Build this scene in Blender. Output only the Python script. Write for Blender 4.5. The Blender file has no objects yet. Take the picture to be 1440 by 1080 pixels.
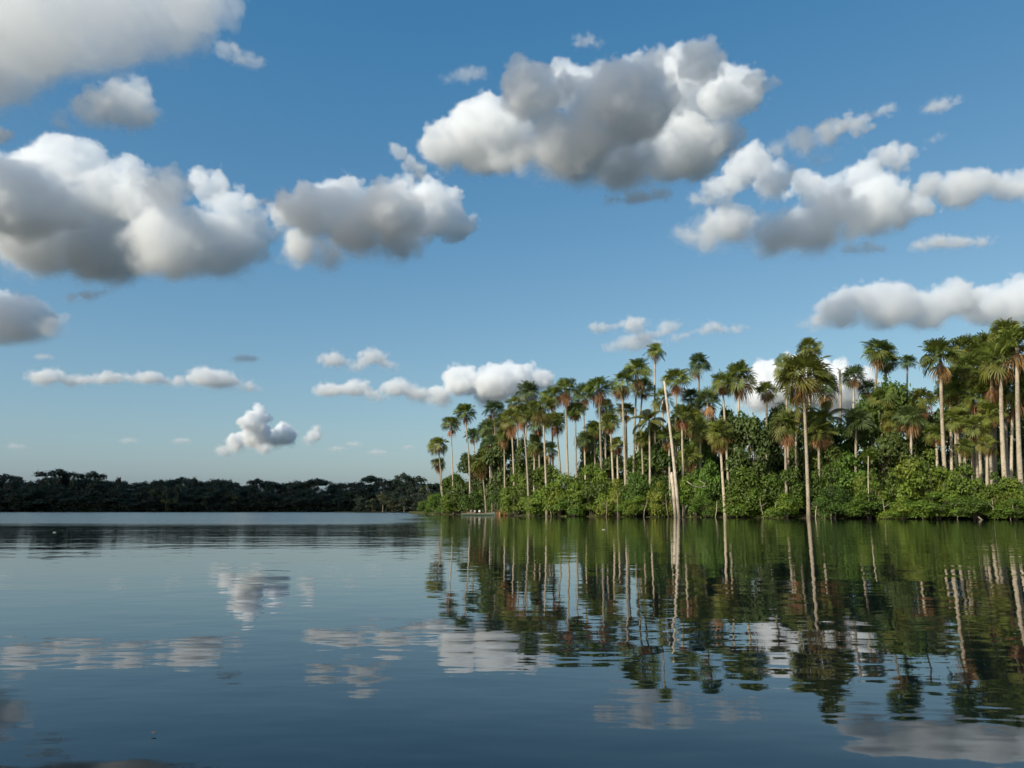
import bpy, bmesh, math, random, os
from mathutils import Vector, Matrix, noise
import numpy as np

C = bpy.context.scene.collection
PI = math.pi
rad = math.radians
scene = bpy.context.scene

# ------------------------------------------------------------------ camera
W, H, F = 1440.0, 1080.0, 1130.0        # measuring frame of the photograph, focal length in its pixels
CAM_H = 1.0
PITCH = math.atan((718.5 - 540.0) / F)
CP, SP = math.cos(PITCH), math.sin(PITCH)

def ray(px, py):
    u, v = (px - 720.0) / F, (540.0 - py) / F
    return Vector((u, CP - v * SP, SP + v * CP))

def at(px, py, Y):
    d = ray(px, py)
    return Vector((0, 0, CAM_H)) + d * (Y / d.y)

def gx(px, Y):
    """x on the ground at distance Y under picture column px"""
    d = Vector(((px - 720.0) / F, CP - ((540 - 722) / F) * SP, 0))
    return d.x * Y / d.y

cam = bpy.data.cameras.new('camera')
cam.sensor_width = 36.0
cam.lens = 36.0 * F / W
cam.clip_start, cam.clip_end = 0.1, 60000.0
co = bpy.data.objects.new('camera', cam)
co.location = (0, 0, CAM_H)
co.rotation_euler = (PI / 2 + PITCH, 0, 0)
C.objects.link(co)
scene.camera = co

# ------------------------------------------------------------------ light
SUN_EL = rad(33.0)
SUN_DIR = Vector((-0.743, -0.669, 0)).normalized() * math.cos(SUN_EL) + Vector((0, 0, math.sin(SUN_EL)))
w = bpy.data.worlds.new('World')
scene.world = w
w.use_nodes = True
nt = w.node_tree
sky = nt.nodes.new('ShaderNodeTexSky')
sky.sky_type = 'NISHITA'
sky.sun_disc = False
sky.sun_elevation = SUN_EL
sky.sun_rotation = math.atan2(SUN_DIR.x, SUN_DIR.y)
sky.altitude = 0
sky.air_density = 1.0
sky.dust_density = 1.8
sky.ozone_density = 3.0
bg = nt.nodes['Background']
tint = nt.nodes.new('ShaderNodeVectorMath')          # white balance of the sky light
tint.operation = 'MULTIPLY_ADD'
tint.inputs[1].default_value = (1.404, 1.216, 0.88)
tint.inputs[2].default_value = (-0.62, 0.28, 1.72)
lift = nt.nodes.new('ShaderNodeVectorMath')
lift.operation = 'MAXIMUM'
lift.inputs[1].default_value = (0.15, 0.4, 1.0)
nt.links.new(sky.outputs[0], tint.inputs[0])
nt.links.new(tint.outputs[0], lift.inputs[0])
nt.links.new(lift.outputs[0], bg.inputs[0])
bg.inputs[1].default_value = 0.10

sun = bpy.data.lights.new('sun', 'SUN')
sun.energy = 4.6
sun.angle = rad(0.5)
sun.color = (1.0, 0.93, 0.78)
so = bpy.data.objects.new('sun', sun)
so.rotation_euler = (-SUN_DIR).to_track_quat('-Z', 'Y').to_euler()
so.location = SUN_DIR * 200
C.objects.link(so)

vs = scene.view_settings
vs.view_transform, vs.look, vs.gamma, vs.exposure = 'Standard', 'None', 1.0, 0.0
vs.use_curve_mapping = False
cy = scene.cycles
cy.max_bounces = 16
cy.diffuse_bounces = 3
cy.glossy_bounces = 3
cy.transmission_bounces = 4
cy.volume_bounces = 14
cy.transparent_max_bounces = 160
cy.use_denoising = True
cy.use_adaptive_sampling = True
cy.adaptive_threshold = 0.025
cy.adaptive_min_samples = 24
cy.sample_clamp_indirect = 6.0

# ------------------------------------------------------------------ object helpers
def tag(o, label=None, cat=None, group=None, kind=None):
    if label: o['label'] = label
    if cat: o['category'] = cat
    if group: o['group'] = group
    if kind: o['kind'] = kind
    return o

def empty(name, loc, rz=0.0):
    o = bpy.data.objects.new(name, None)
    o.location = loc
    o.rotation_euler = (0, 0, rz)
    o.empty_display_size = 0.5
    C.objects.link(o)
    return o

def mesh_obj(name, me, parent=None, loc=None):
    o = bpy.data.objects.new(name, me)
    C.objects.link(o)
    if parent: o.parent = parent
    if loc is not None: o.location = loc
    return o

def mesh_from(name, verts, faces, mats, smooth=False, fmat=None):
    me = bpy.data.meshes.new(name)
    me.from_pydata([tuple(v) for v in verts], [], faces)
    for m in mats: me.materials.append(m)
    if fmat is not None: me.polygons.foreach_set('material_index', fmat)
    if smooth: me.polygons.foreach_set('use_smooth', [True] * len(me.polygons))
    me.update()
    return me

def nodes_of(name):
    m = bpy.data.materials.new(name)
    m.use_nodes = True
    return m, m.node_tree.nodes, m.node_tree.links
# ------------------------------------------------------------------ clouds (real volumes of droplets at their own height)
cloud_mats = {}
SHELLS = ((0.03, 0.07), (0.30, 0.28), (0.75, 0.65))      # droplet density rises inwards in three steps
def cloud_mat(density, albedo):
    key = ('%.3g' % density, albedo)
    if key in cloud_mats: return cloud_mats[key]
    ms = []
    for th, part in SHELLS:
        m, N, L = nodes_of('cloud_droplets')
        N.remove(N['Principled BSDF'])
        v = N.new('ShaderNodeVolumeScatter')
        al = (0.970, 0.983, 0.997, 1)                      # droplets lose a little warm light at every scattering
        v.inputs['Color'].default_value = al
        ab = N.new('ShaderNodeVolumeAbsorption'); ab.inputs['Color'].default_value = al; ab.inputs['Density'].default_value = float(key[0]) * part
        sm = N.new('ShaderNodeAddShader'); L.new(v.outputs[0], sm.inputs[0]); L.new(ab.outputs[0], sm.inputs[1])
        v.inputs['Density'].default_value = float(key[0]) * part
        v.inputs['Anisotropy'].default_value = 0.0
        L.new(sm.outputs[0], N['Material Output'].inputs['Volume'])
        ms.append(m)
    cloud_mats[key] = ms
    return ms

_ico = {}
def ico(sub):
    if sub not in _ico:
        bm = bmesh.new()
        bmesh.ops.create_icosphere(bm, subdivisions=sub, radius=1.0)
        _ico[sub] = (np.array([v.co[:] for v in bm.verts]), [[v.index for v in f.verts] for f in bm.faces])
        bm.free()
    return _ico[sub]

def vapour(mat, s, sph, lo, hi, vox, lump, seed, soft, flat, ns=1.0):
    """fills a hull with a droplet density that billows at its tops and frays at its base; s = metres per picture unit"""
    g = bpy.data.node_groups.new('vapour', 'GeometryNodeTree')
    g.interface.new_socket('Geometry', in_out='INPUT', socket_type='NodeSocketGeometry')
    g.interface.new_socket('Geometry', in_out='OUTPUT', socket_type='NodeSocketGeometry')
    N, L = g.nodes, g.links
    gi, go = N.new('NodeGroupInput'), N.new('NodeGroupOutput')
    def put(sock, x):
        if isinstance(x, (int, float, tuple)): sock.default_value = x
        else: L.new(x, sock)
    def ma(op, a, b=0.0, c=0.0, clamp=False):
        n = N.new('ShaderNodeMath'); n.operation = op; n.use_clamp = clamp
        put(n.inputs[0], a); put(n.inputs[1], b); put(n.inputs[2], c); return n.outputs[0]
    def ve(op, a, b=(0, 0, 0)):
        n = N.new('ShaderNodeVectorMath'); n.operation = op
        put(n.inputs[0], a); put(n.inputs[1], b)
        return n.outputs['Value'] if op == 'DOT_PRODUCT' else n.outputs[0]
    def mr(v, a, b, c, d, smooth=True):
        n = N.new('ShaderNodeMapRange'); n.interpolation_type = 'SMOOTHSTEP' if smooth else 'LINEAR'
        for k, x in enumerate((v, a, b, c, d)): put(n.inputs[k], x)
        return n.outputs[0]
    pos = N.new('GeometryNodeInputPosition').outputs[0]
    q0 = ve('MULTIPLY', pos, (1 / s,) * 3)
    spz = N.new('ShaderNodeSeparateXYZ'); L.new(q0, spz.inputs[0])
    lowered = ma('MULTIPLY', ma('MINIMUM', spz.outputs[2], 0.0), 1 / flat - 1)       # flattens everything under the base line
    cb = N.new('ShaderNodeCombineXYZ'); L.new(lowered, cb.inputs[2])
    q0 = ve('ADD', q0, cb.outputs[0])
    sd = None
    for c, r, e in sph:                                                             # signed distance to the puffs, picture units
        dist = N.new('ShaderNodeVectorMath'); dist.operation = 'LENGTH'
        L.new(ve('MULTIPLY', ve('SUBTRACT', q0, tuple(c / s)), (1 / e, 1 / e, 1.0)), dist.inputs[0])
        d1 = ma('SUBTRACT', dist.outputs['Value'], r / s)
        sd = d1 if sd is None else ma('SMOOTH_MIN', sd, d1, 5.0)
    P = ve('ADD', ve('MULTIPLY', pos, (1 / s,) * 3), (seed * 37.0, seed * 11.0, 5.0))
    def cell(size):
        n = N.new('ShaderNodeTexVoronoi'); n.feature = 'F1'
        n.inputs['Scale'].default_value = 1.0 / (size * ns)
        L.new(Pw, n.inputs['Vector']); return ma('SUBTRACT', 0.42, n.outputs['Distance'])
    wn = N.new('ShaderNodeTexNoise'); wn.inputs['Scale'].default_value = 1 / (22.0 * ns); wn.inputs['Detail'].default_value = 3.0
    L.new(P, wn.inputs['Vector'])
    Pw = ve('ADD', P, ve('MULTIPLY', ve('SUBTRACT', wn.outputs['Color'], (0.5, 0.5, 0.5)), (22 * ns,) * 3))
    no = N.new('ShaderNodeTexNoise'); no.inputs['Scale'].default_value = 1 / (34.0 * ns); no.inputs['Detail'].default_value = 6.0; no.inputs['Roughness'].default_value = 0.6
    L.new(P, no.inputs['Vector'])
    sp = N.new('ShaderNodeSeparateXYZ'); L.new(pos, sp.inputs[0])
    h = float(hi[2])
    up = mr(sp.outputs[2], float(lo[2]) * 0.3, h * 0.55, 0.0, 1.0)                  # 0 at the base, 1 at the heads
    bil = ma('ADD', ma('MULTIPLY', cell(26.0), 19.0 * ns), ma('ADD', ma('MULTIPLY', cell(12.0), 11.0 * ns), ma('MULTIPLY', cell(4.6), 5.0 * ns)))
    fray = ma('MULTIPLY', ma('SUBTRACT', no.outputs[0], 0.52), 52.0 * ns)
    f = ma('SUBTRACT', ma('MULTIPLY', ma('ADD', ma('MULTIPLY', bil, mr(up, 0, 1, 0.5, 1.0)), ma('MULTIPLY', fray, mr(up, 0, 1, 1.3, 0.75))), lump), ma('SUBTRACT', sd, 4.0 * ns))
    wid = mr(up, 0, 1, 24.0 * soft * ns, 3.6 * soft * ns ** 0.5)
    den = mr(f, -1.0, wid, 0.0, 1.0)
    mg = 9.0 * ns * s * min(1.6, max(0.6, lump))
    lo = [float(x) - mg for x in lo]; hi = [float(x) + mg for x in hi]
    vc = N.new('GeometryNodeVolumeCube')
    L.new(den, vc.inputs['Density'])
    vc.inputs['Min'].default_value = lo; vc.inputs['Max'].default_value = hi
    for k, ax in enumerate('XYZ'):
        vc.inputs['Resolution ' + ax].default_value = max(8, int((hi[k] - lo[k]) / (vox * s * (1.0 if k != 1 else 1.5))))
    jn = N.new('GeometryNodeJoinGeometry')
    for (th, part), m in zip(SHELLS, mat):
        vm = N.new('GeometryNodeVolumeToMesh')
        vm.inputs['Threshold'].default_value = th; vm.inputs['Adaptivity'].default_value = 0.05
        L.new(vc.outputs[0], vm.inputs[0])
        sm = N.new('GeometryNodeSetMaterial'); sm.inputs['Material'].default_value = m
        L.new(vm.outputs[0], sm.inputs[0]); L.new(sm.outputs[0], jn.inputs[0])
    L.new(jn.outputs[0], go.inputs[0])
    return g

def make_cloud(label, puffs, base_alt=900.0, base=None, mfp=4.0, albedo=1.0, kids=5, seed=1, depth=0.55, vox=1.9, flat=0.35, lump=1.0, dmax=11000.0, name='cloud', wx=1.25, soft=1.15, chain=False):
    """puffs: (column, row, radius) in the photograph, laid out at the distance that the cloud base has"""
    rnd = random.Random(seed)
    mfp *= 1.4
    if chain:
        mfp *= 1.7; soft *= 1.4; lump *= 1.35
    if chain:                       # flat streaks: puffs bridged by smaller ones, drawn out sideways
        ps = sorted(puffs); add = []
        for a, b in zip(ps, ps[1:]):
            n = int((b[0] - a[0]) / (0.8 * (a[2] + b[2]))) + 1
            for k in range(1, n):
                t = k / n; add.append((a[0] + (b[0] - a[0]) * t, a[1] + (b[1] - a[1]) * t + rnd.uniform(-1, 2), (a[2] + (b[2] - a[2]) * t) * rnd.uniform(.5, .8)))
        puffs = [(x, y, r * 1.05) for x, y, r in puffs] + add; wx = 1.8
    if base is None: base = max(p[1] + p[2] * 0.75 for p in puffs)
    cxp = 0.5 * (min(p[0] - p[2] for p in puffs) + max(p[0] + p[2] for p in puffs))
    wide = max(p[0] + p[2] for p in puffs) - min(p[0] - p[2] for p in puffs)
    high = base - min(p[1] - p[2] for p in puffs)
    d = ray(cxp, base)
    t = (base_alt - CAM_H) / d.z
    Y = min(t * d.y, dmax)
    s = Y / (d.y * F) * d.length                 # metres per picture unit at that distance
    org = at(cxp, base, Y)
    dep = depth * min(wide, high * 1.6)
    sph = []
    for (x, y, r) in puffs:
        Yo = Y + rnd.uniform(-0.5, 0.5) * dep * s
        c = at(x, y, Yo)
        R = r * s * Yo / Y
        sph.append((c, R, wx))
        for j in range(kids):
            a = rnd.uniform(0, 2 * PI); e = rnd.uniform(-0.35, 1.0)
            q = math.sqrt(max(0, 1 - e * e))
            dv = Vector((math.cos(a) * q * wx, math.sin(a) * q, e))
            r1 = R * rnd.uniform(0.22, 0.52)
            c1 = c + dv * (R * rnd.uniform(0.7, 0.95))
            sph.append((c1, r1, 1.1))
    V, Fc, n = [], [], 0
    v0, f0 = ico(1)
    for c, r, e in sph:
        V.append(v0 * (np.array((e, e, 1.0)) * r) + np.array((c - org)[:])); Fc += [[i + n for i in f] for f in f0]; n += len(v0)
    V = np.concatenate(V)
    z = V[:, 2]
    V[:, 2] = np.where(z < 0, z * flat, z)
    mat = cloud_mat(1.0 / (mfp * s), albedo)
    me = mesh_from(name, V, Fc, mat)
    o = mesh_obj(name, me, loc=org)
    m = o.modifiers.new('vapour', 'NODES')
    m.node_group = vapour(mat, s, [(c - org, r, e) for c, r, e in sph], V.min(0), V.max(0), vox, lump, seed, soft, flat, min(1.0, max(0.3, high / 110.0)))
    tag(o, label, 'cloud', 'fair weather clouds over the lake')
    return Y, s

def clouds():
    mk = make_cloud
    mk('huge bright white cloud cut off by the top corner of the sky', [(-60,60,85),(40,45,70),(130,30,68),(215,20,58),(285,5,36),(60,88,30),(-20,95,34),(170,66,30),(240,60,28)], base=118, mfp=52, seed=2, vox=2.4)
    mk('plain grey soft cloud patch under the huge corner cloud', [(90,178,16),(130,162,26),(175,150,30),(205,160,16)], base=185, mfp=20, seed=3, lump=1.2)
    mk('broad billowing cumulus with several white heads and a long grey base', [(20,285,56),(95,255,50),(115,218,18),(165,278,40),(210,280,32),(240,268,24),(290,265,22),(60,340,50),(150,350,52),(240,350,52),(310,345,46),(350,322,28),(325,292,22)], base=392, mfp=14, seed=4, vox=1.9)
    mk('grey cloud with white patches between the broad cumulus and the great central cloud', [(405,300,20),(435,300,36),(485,292,38),(492,262,13),(545,302,44),(600,295,38),(642,315,24),(425,350,30),(500,335,40),(560,335,34),(575,264,12),(460,365,22)], base=372, mfp=12, seed=5)
    mk('great dark bodied cloud with bright white heads high over the lake', [(630,205,32),(640,182,17),(690,195,52),(750,133,40),(745,105,18),(790,122,30),(840,112,22),(898,86,11),(880,150,60),(960,122,52),(985,88,28),(1030,132,36),(1070,115,12),(800,210,56),(700,240,28),(880,232,44),(960,212,48),(1010,190,28)], base=268, mfp=13, seed=6, vox=1.9)
    mk('small pale flat cloud tucked under the great dark bodied cloud', [(860,284,9),(895,281,11),(930,273,9)], base=290, mfp=8, seed=7, chain=True, kids=3)
    mk('dark slate wisp of cloud rising to a small white tip', [(1095,212,15),(1130,203,19),(1165,190,20),(1205,176,14),(1230,165,8),(1250,156,7),(1150,222,15),(1180,212,10)], base=228, mfp=15, seed=8, lump=1.3, kids=4)
    mk('many lobed ragged white and grey cloud group above the tall palms', [(985,330,26),(962,326,13),(1030,318,30),(1055,238,28),(1018,264,20),(1090,258,24),(1000,288,17),(1130,263,20),(1165,268,20),(1215,254,26),(1250,226,19),(1235,292,38),(1290,292,20),(1180,294,30),(1090,332,36),(1140,328,38),(1200,320,24)], base=358, mfp=13, seed=9, vox=1.9)
    mk('white ragged cloud running out of the picture beside the many lobed group', [(1310,260,15),(1350,268,24),(1375,258,18),(1420,264,18),(1465,266,24),(1340,288,10)], base=292, mfp=13, seed=10)
    mk('small flat white cloud below the ragged white pair', [(1295,347,8),(1320,342,10),(1345,343,9),(1382,341,7)], base=352, mfp=6, seed=11, chain=True, kids=3)
    mk('tiny slanted white wisp alone in the blue high over the palms', [(1303,156,6),(1318,149,8),(1338,143,6)], base=164, mfp=9, seed=12, chain=True, kids=3)
    mk('faint short wisp just under the slanted white wisp', [(1313,197,5),(1320,192,4)], base=203, mfp=12, seed=13, chain=True, kids=2)
    mk('long low grey and white cloud bank behind the tallest palm grove', [(1125,456,9),(1150,453,14),(1180,442,25),(1205,420,21),(1250,434,32),(1300,440,28),(1340,424,27),(1390,434,28),(1440,432,32),(1500,434,36)], base=464, mfp=13, seed=14, base_alt=800)
    mk('thin double streak of pale cloud above the lone high palm', [(840,461,8),(890,456,11),(905,475,10),(940,460,9),(1000,461,8),(1040,463,6),(950,478,7)], base=486, mfp=7, seed=15, chain=True, kids=4, base_alt=800)
    mk('dazzling white towering cloud behind the palm crowns', [(650,538,22),(640,522,11),(700,540,26),(725,535,24),(755,535,18),(690,556,22),(620,560,17),(740,556,20)], base=575, mfp=6, seed=16, base_alt=800, vox=1.6)
    mk('flat grey cloud shelf adjoining the dazzling white tower', [(460,549,11),(500,546,12),(560,546,13),(590,557,12),(530,558,9)], base=567, mfp=5, seed=17, chain=True, base_alt=800, kids=4)
    mk('pair of small pale cloud humps over the flat grey shelf', [(468,507,11),(525,502,11),(500,516,9),(550,516,8)], base=526, mfp=6, seed=18, chain=True, base_alt=800, kids=4)
    mk('white cloud peeping between palm crowns and the bushes', [(1090,548,34),(1120,523,24),(1150,543,34),(1065,566,20),(1075,522,14),(1180,552,34)], base=590, mfp=4, seed=19, base_alt=800)
    mk('long thin grey cloud strip with a white hump at its end', [(60,532,11),(75,524,7),(100,536,9),(150,532,9),(210,532,10),(290,532,14),(310,536,13),(350,546,9),(250,538,8)], base=550, mfp=5, seed=20, chain=True, base_alt=800, kids=4)
    mk('small glowing white cumulus low over the far forest', [(360,592,16),(365,615,18),(395,614,16),(330,624,12),(315,634,8),(370,630,10)], base=640, mfp=3.5, seed=21, base_alt=700, vox=1.5)
    mk('little bluish cloud tuft beside the glowing low cumulus', [(440,614,9),(445,604,6),(432,622,6)], base=630, mfp=6, seed=22, base_alt=700, kids=3)
    mk('slate grey cloud bank entering over the far forest edge of the sky', [(-20,448,36),(30,452,32),(72,460,16),(10,468,24)], base=478, mfp=14, seed=23)
    mk('dim flat sliver of cloud under the broad cumulus', [(100,421,6),(120,417,7),(138,414,5)], base=428, mfp=9, seed=24, chain=True, kids=3)
    mk('dainty white wisp above the great dark bodied cloud', [(812,60,6),(825,56,7),(838,63,6)], base=68, mfp=10, seed=25, chain=True, kids=3)
    mk('pale veil of cloud before the head of the great cloud', [(630,114,8),(655,107,10),(675,103,7)], base=120, mfp=16, seed=26, chain=True, kids=3)
    mk('ragged wisp trailing off the huge corner cloud', [(318,70,10),(338,84,11),(360,88,8)], base=98, mfp=16, seed=27, chain=True, kids=4)
    mk('dark ragged wisp hanging off the lower end of the great dark bodied cloud', [(560,215,8),(585,235,12),(575,262,9),(600,285,12),(625,300,8)], base=310, mfp=14, seed=28, soft=1.5)
    mk('thin grey veil bridging the broad cumulus and the grey cloud beside it', [(375,285,9),(395,275,9),(385,330,9)], base=345, mfp=14, seed=29, soft=1.5)
    mk('small white puff at the picture edge beside the plain grey patch', [(-4,192,10),(8,190,7)], base=202, mfp=8, seed=30)
    mk('faint white veil among the palms near the sunlit cloud gap', [(860,490,9),(890,484,13),(920,486,9)], base=496, mfp=9, seed=31, chain=True, base_alt=800)
    mk('small pale scrap of cloud under the many lobed group', [(1195,352,8),(1220,349,9),(1238,352,6)], base=360, mfp=12, seed=32, chain=True)
    for i, (x, y, a, lb) in enumerate([(475,632,8,'tiny blue grey cloud fleck low above the far forest beside the bluish tuft'), (497,626,9,'thin dark cloud fleck low above the far forest'), (530,637,10,'faint pink tinged cloud smear above the far forest near the palm point'), (573,630,6,'small pale cloud dot closest to the palm point'),
            (255,621,9,'small mauve cloud streak leading towards the glowing low cumulus'), (180,621,9,'thin grey cloud dash midway above the far forest'), (22,629,8,'faint cloud smudge above the dark end of the far forest'), (345,506,14,'very thin pale cloud streak over the white hump of the strip'), (60,503,9,'faint short cloud streak above the long grey strip')]):
        mk(lb, [(x - a * 0.8, y + 1, a * 0.4), (x, y, a * 0.5), (x + a * 0.8, y + 1, a * 0.4)], base=y + a * 0.3, mfp=8, seed=40 + i, chain=True, base_alt=700, kids=3, vox=1.5, lump=0.4)
clouds()

def added_shade_cloud(label, ctr, puffs, s, mfp, seed, flat=.6, vox=5.0):
    """an added, unseen cloud beyond the frame, there for the shade it casts; ctr in the world, puffs (offset, radius, stretch) in metres"""
    mat = cloud_mat(1.0 / mfp, 1.0)
    V, Fc, n = [], [], 0
    v0, f0 = ico(1)
    for c, r, e in puffs:
        V.append(v0 * (np.array((e, e, 1.0)) * r) + np.array(c[:])); Fc += [[i + n for i in f] for f in f0]; n += len(v0)
    V = np.concatenate(V)
    o = mesh_obj('cloud', mesh_from('cloud', V, Fc, mat), loc=ctr)
    m = o.modifiers.new('vapour', 'NODES')
    m.node_group = vapour(mat, s, puffs, V.min(0), V.max(0), vox, 1.0, seed, 1.5, flat)
    tag(o, label, 'cloud', 'fair weather clouds over the lake')

def overhead(label, px, py, base, puffs, t, mfp, seed, base_alt=900.0, k=1.15, sh=(0, 0)):
    """an added, unseen cloud out of the frame above, shaped to shade part of a lower one from the sun"""
    d = ray(px, base); Y = (base_alt - CAM_H) / d.z * d.y
    s = d.length * Y / d.y / F
    ctr = at(px, py, Y)
    added_shade_cloud(label, ctr + SUN_DIR * t, [(at(x + sh[0], y + sh[1], Y) - ctr, r * s * k, 1.5) for x, y, r in puffs], s, mfp, seed)
overhead('added unseen cloud high overhead to shade the body of the great dark bodied cloud', 850, 200, 268, [(720,185,34),(775,190,46),(830,185,44),(885,190,50),(940,195,46),(1000,190,36),(1045,165,22),(850,235,40),(930,235,40),(780,235,36),(700,225,26),(990,235,36),(900,260,30),(820,262,30)], 1500, 11, 91, sh=(84, 84), k=1.0)  # added out of view; its puffs follow the body that it darkens
overhead('smaller added unseen cloud overhead to shade the grey cloud beside the broad cumulus', 480, 310, 362, [(425,305,30),(480,305,34),(530,310,30),(470,345,28),(420,345,24)], 1700, 20, 92, sh=(36, 32))  # unseen shade caster added for the grey cloud
overhead('added unseen cloud overhead to shade the slate wisp and its neighbours', 1140, 210, 228, [(1095,212,18),(1130,205,22),(1170,190,24),(1210,176,16),(1150,225,16)], 1400, 16, 93, k=1.1, sh=(14, 12))  # unseen, added so that the wisp falls in shade
overhead('added unseen cloud overhead to shade the lower lobes of the many lobed group', 1110, 325, 358, [(1075,335,26),(1110,335,34),(1155,335,34),(1195,325,24),(1100,270,14)], 1800, 20, 94, sh=(48, 42))  # added out of view to keep sun off the lower lobes
overhead('added unseen cloud overhead to shade the slate bank over the far forest', 30, 455, 478, [(-20,445,34),(25,450,32),(70,460,18)], 2600, 20, 95, sh=(24, 20), k=1.0)  # unseen sun blocker added for the slate bank
overhead('added unseen cloud overhead to shade the long grey base of the broad cumulus', 180, 340, 392, [(30,335,42),(105,322,38),(330,328,34),(255,306,26),(305,385,24),(190,392,22),(-20,330,40)], 1700, 22, 96, sh=(56, 50), k=0.95)  # added unseen cloud, darkens the cumulus base by its shadow
# ------------------------------------------------------------------ lake
def lake():
    m, N, L = nodes_of('lake_water')
    b = N['Principled BSDF']
    b.inputs['Base Color'].default_value = (0.002, 0.006, 0.009, 1)
    b.inputs['Roughness'].default_value = 0.015
    b.inputs['IOR'].default_value = 1.30
    b.inputs['Specular Tint'].default_value = (0.5, 0.88, 1.0, 1)
    tc = N.new('ShaderNodeTexCoord')
    sep = N.new('ShaderNodeSeparateXYZ'); L.new(tc.outputs['Object'], sep.inputs[0])
    def mapping(sx, sy, rz=0):
        mp = N.new('ShaderNodeMapping'); mp.inputs['Scale'].default_value = (sx, sy, 1); mp.inputs['Rotation'].default_value = (0, 0, rz)
        L.new(tc.outputs['Object'], mp.inputs[0]); return mp
    def noise_n(mp, scale, detail, rough=0.5):
        n = N.new('ShaderNodeTexNoise'); n.inputs['Scale'].default_value = scale; n.inputs['Detail'].default_value = detail; n.inputs['Roughness'].default_value = rough
        L.new(mp.outputs[0], n.inputs['Vector']); return n
    def math_n(op, a, b_=None, c=None, clamp=False):
        n = N.new('ShaderNodeMath'); n.operation = op; n.use_clamp = clamp
        for i, x in enumerate((a, b_, c)):
            if x is None: continue
            if isinstance(x, (int, float)): n.inputs[i].default_value = x
            else: L.new(x, n.inputs[i])
        return n.outputs[0]
    def mr(v, a, b_, c=0.0, d=1.0, smooth=True):
        n = N.new('ShaderNodeMapRange'); n.interpolation_type = 'SMOOTHSTEP' if smooth else 'LINEAR'
        L.new(v, n.inputs[0])
        for i, x in zip((1, 2, 3, 4), (a, b_, c, d)): n.inputs[i].default_value = x
        return n.outputs[0]
    n1 = noise_n(mapping(1, 1), 0.9, 2.0)
    n2 = noise_n(mapping(0.5, 1, 0.25), 2.6, 2.0)
    n3 = noise_n(mapping(0.12, 0.6, -0.12), 0.6, 2.0)
    n4 = noise_n(mapping(0.35, 1, 0.05), 8.0, 1.0)
    patch = noise_n(mapping(0.010, 0.03, 0.1), 1.0, 3.0)
    h = math_n('ADD', math_n('MULTIPLY', n1.outputs[0], 0.013), math_n('MULTIPLY', n2.outputs[0], 0.006))
    h = math_n('ADD', h, math_n('MULTIPLY', n3.outputs[0], 0.03))
    h = math_n('ADD', h, math_n('MULTIPLY', n4.outputs[0], 0.0008))
    amp = mr(patch.outputs[0], 0.35, 0.65, 0.35, 1.1)
    h = math_n('MULTIPLY', h, amp)
    bump = N.new('ShaderNodeBump'); bump.inputs['Strength'].default_value = 1.0; bump.inputs['Distance'].default_value = 1.0
    L.new(h, bump.inputs['Height']); L.new(bump.outputs[0], b.inputs['Normal'])
    # wind-ruffled far water: rough beyond about 70 m out, sheltered along the palm bank
    pn = noise_n(mapping(0.02, 0.07), 1.0, 3.0)
    far = mr(math_n('ADD', sep.outputs[1], math_n('MULTIPLY', pn.outputs[0], 26)), 62, 92)
    shore_ = math_n('ADD', math_n('MULTIPLY', sep.outputs[1], 0.112), sep.outputs[0])
    lee = mr(math_n('ADD', shore_, math_n('MULTIPLY', pn.outputs[0], 8)), 6, -1)
    ruff = math_n('MULTIPLY', far, lee)
    near = mr(sep.outputs[1], 8, 45, 0.012, 0.045)
    L.new(math_n('ADD', near, math_n('MULTIPLY', ruff, 0.17)), b.inputs['Roughness'])
    R = 15000
    V, Fc = [], []
    V = [(-R, -R, 0), (R, -R, 0), (R, R, 0), (-R, R, 0)]
    o = mesh_obj('lake', mesh_from('lake', V, [(0, 1, 2, 3)], [m]))
    tag(o, 'calm dark lake mirroring the sky and the palms', 'lake', kind='structure')
lake()
# ------------------------------------------------------------------ plant materials
def leaf_mat(name, col, var=0.35, trans=0.22, rough=0.55, hue=0.035):
    """leaf colour with a spread from leaf to leaf (attribute tone) and from plant to plant"""
    m, N, L = nodes_of(name)
    b = N['Principled BSDF']
    at_ = N.new('ShaderNodeAttribute'); at_.attribute_name = 'tone'
    oi = N.new('ShaderNodeObjectInfo')
    hs = N.new('ShaderNodeHueSaturation'); hs.inputs['Color'].default_value = (*col, 1)
    def lin(v, a, c):
        n = N.new('ShaderNodeMath'); n.operation = 'MULTIPLY_ADD'; L.new(v, n.inputs[0]); n.inputs[1].default_value = a; n.inputs[2].default_value = c; return n.outputs[0]
    ad = N.new('ShaderNodeMath'); ad.operation = 'ADD'
    L.new(lin(at_.outputs['Fac'], var * 2, 1 - var), ad.inputs[0]); L.new(lin(oi.outputs['Random'], 0.4, -0.2), ad.inputs[1])
    L.new(ad.outputs[0], hs.inputs['Value'])
    wn = N.new('ShaderNodeTexWhiteNoise'); wn.noise_dimensions = '1D'; L.new(oi.outputs['Random'], wn.inputs['W'])
    L.new(lin(wn.outputs['Value'], hue, 0.5 - hue / 2), hs.inputs['Hue'])
    L.new(hs.outputs[0], b.inputs['Base Color'])
    b.inputs['Roughness'].default_value = rough
    b.inputs['Specular IOR Level'].default_value = 0.35
    t = N.new('ShaderNodeBsdfTranslucent'); L.new(hs.outputs[0], t.inputs['Color'])
    mx = N.new('ShaderNodeMixShader'); mx.inputs[0].default_value = trans
    L.new(b.outputs[0], mx.inputs[1]); L.new(t.outputs[0], mx.inputs[2])
    L.new(mx.outputs[0], N['Material Output'].inputs['Surface'])
    return m

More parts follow.
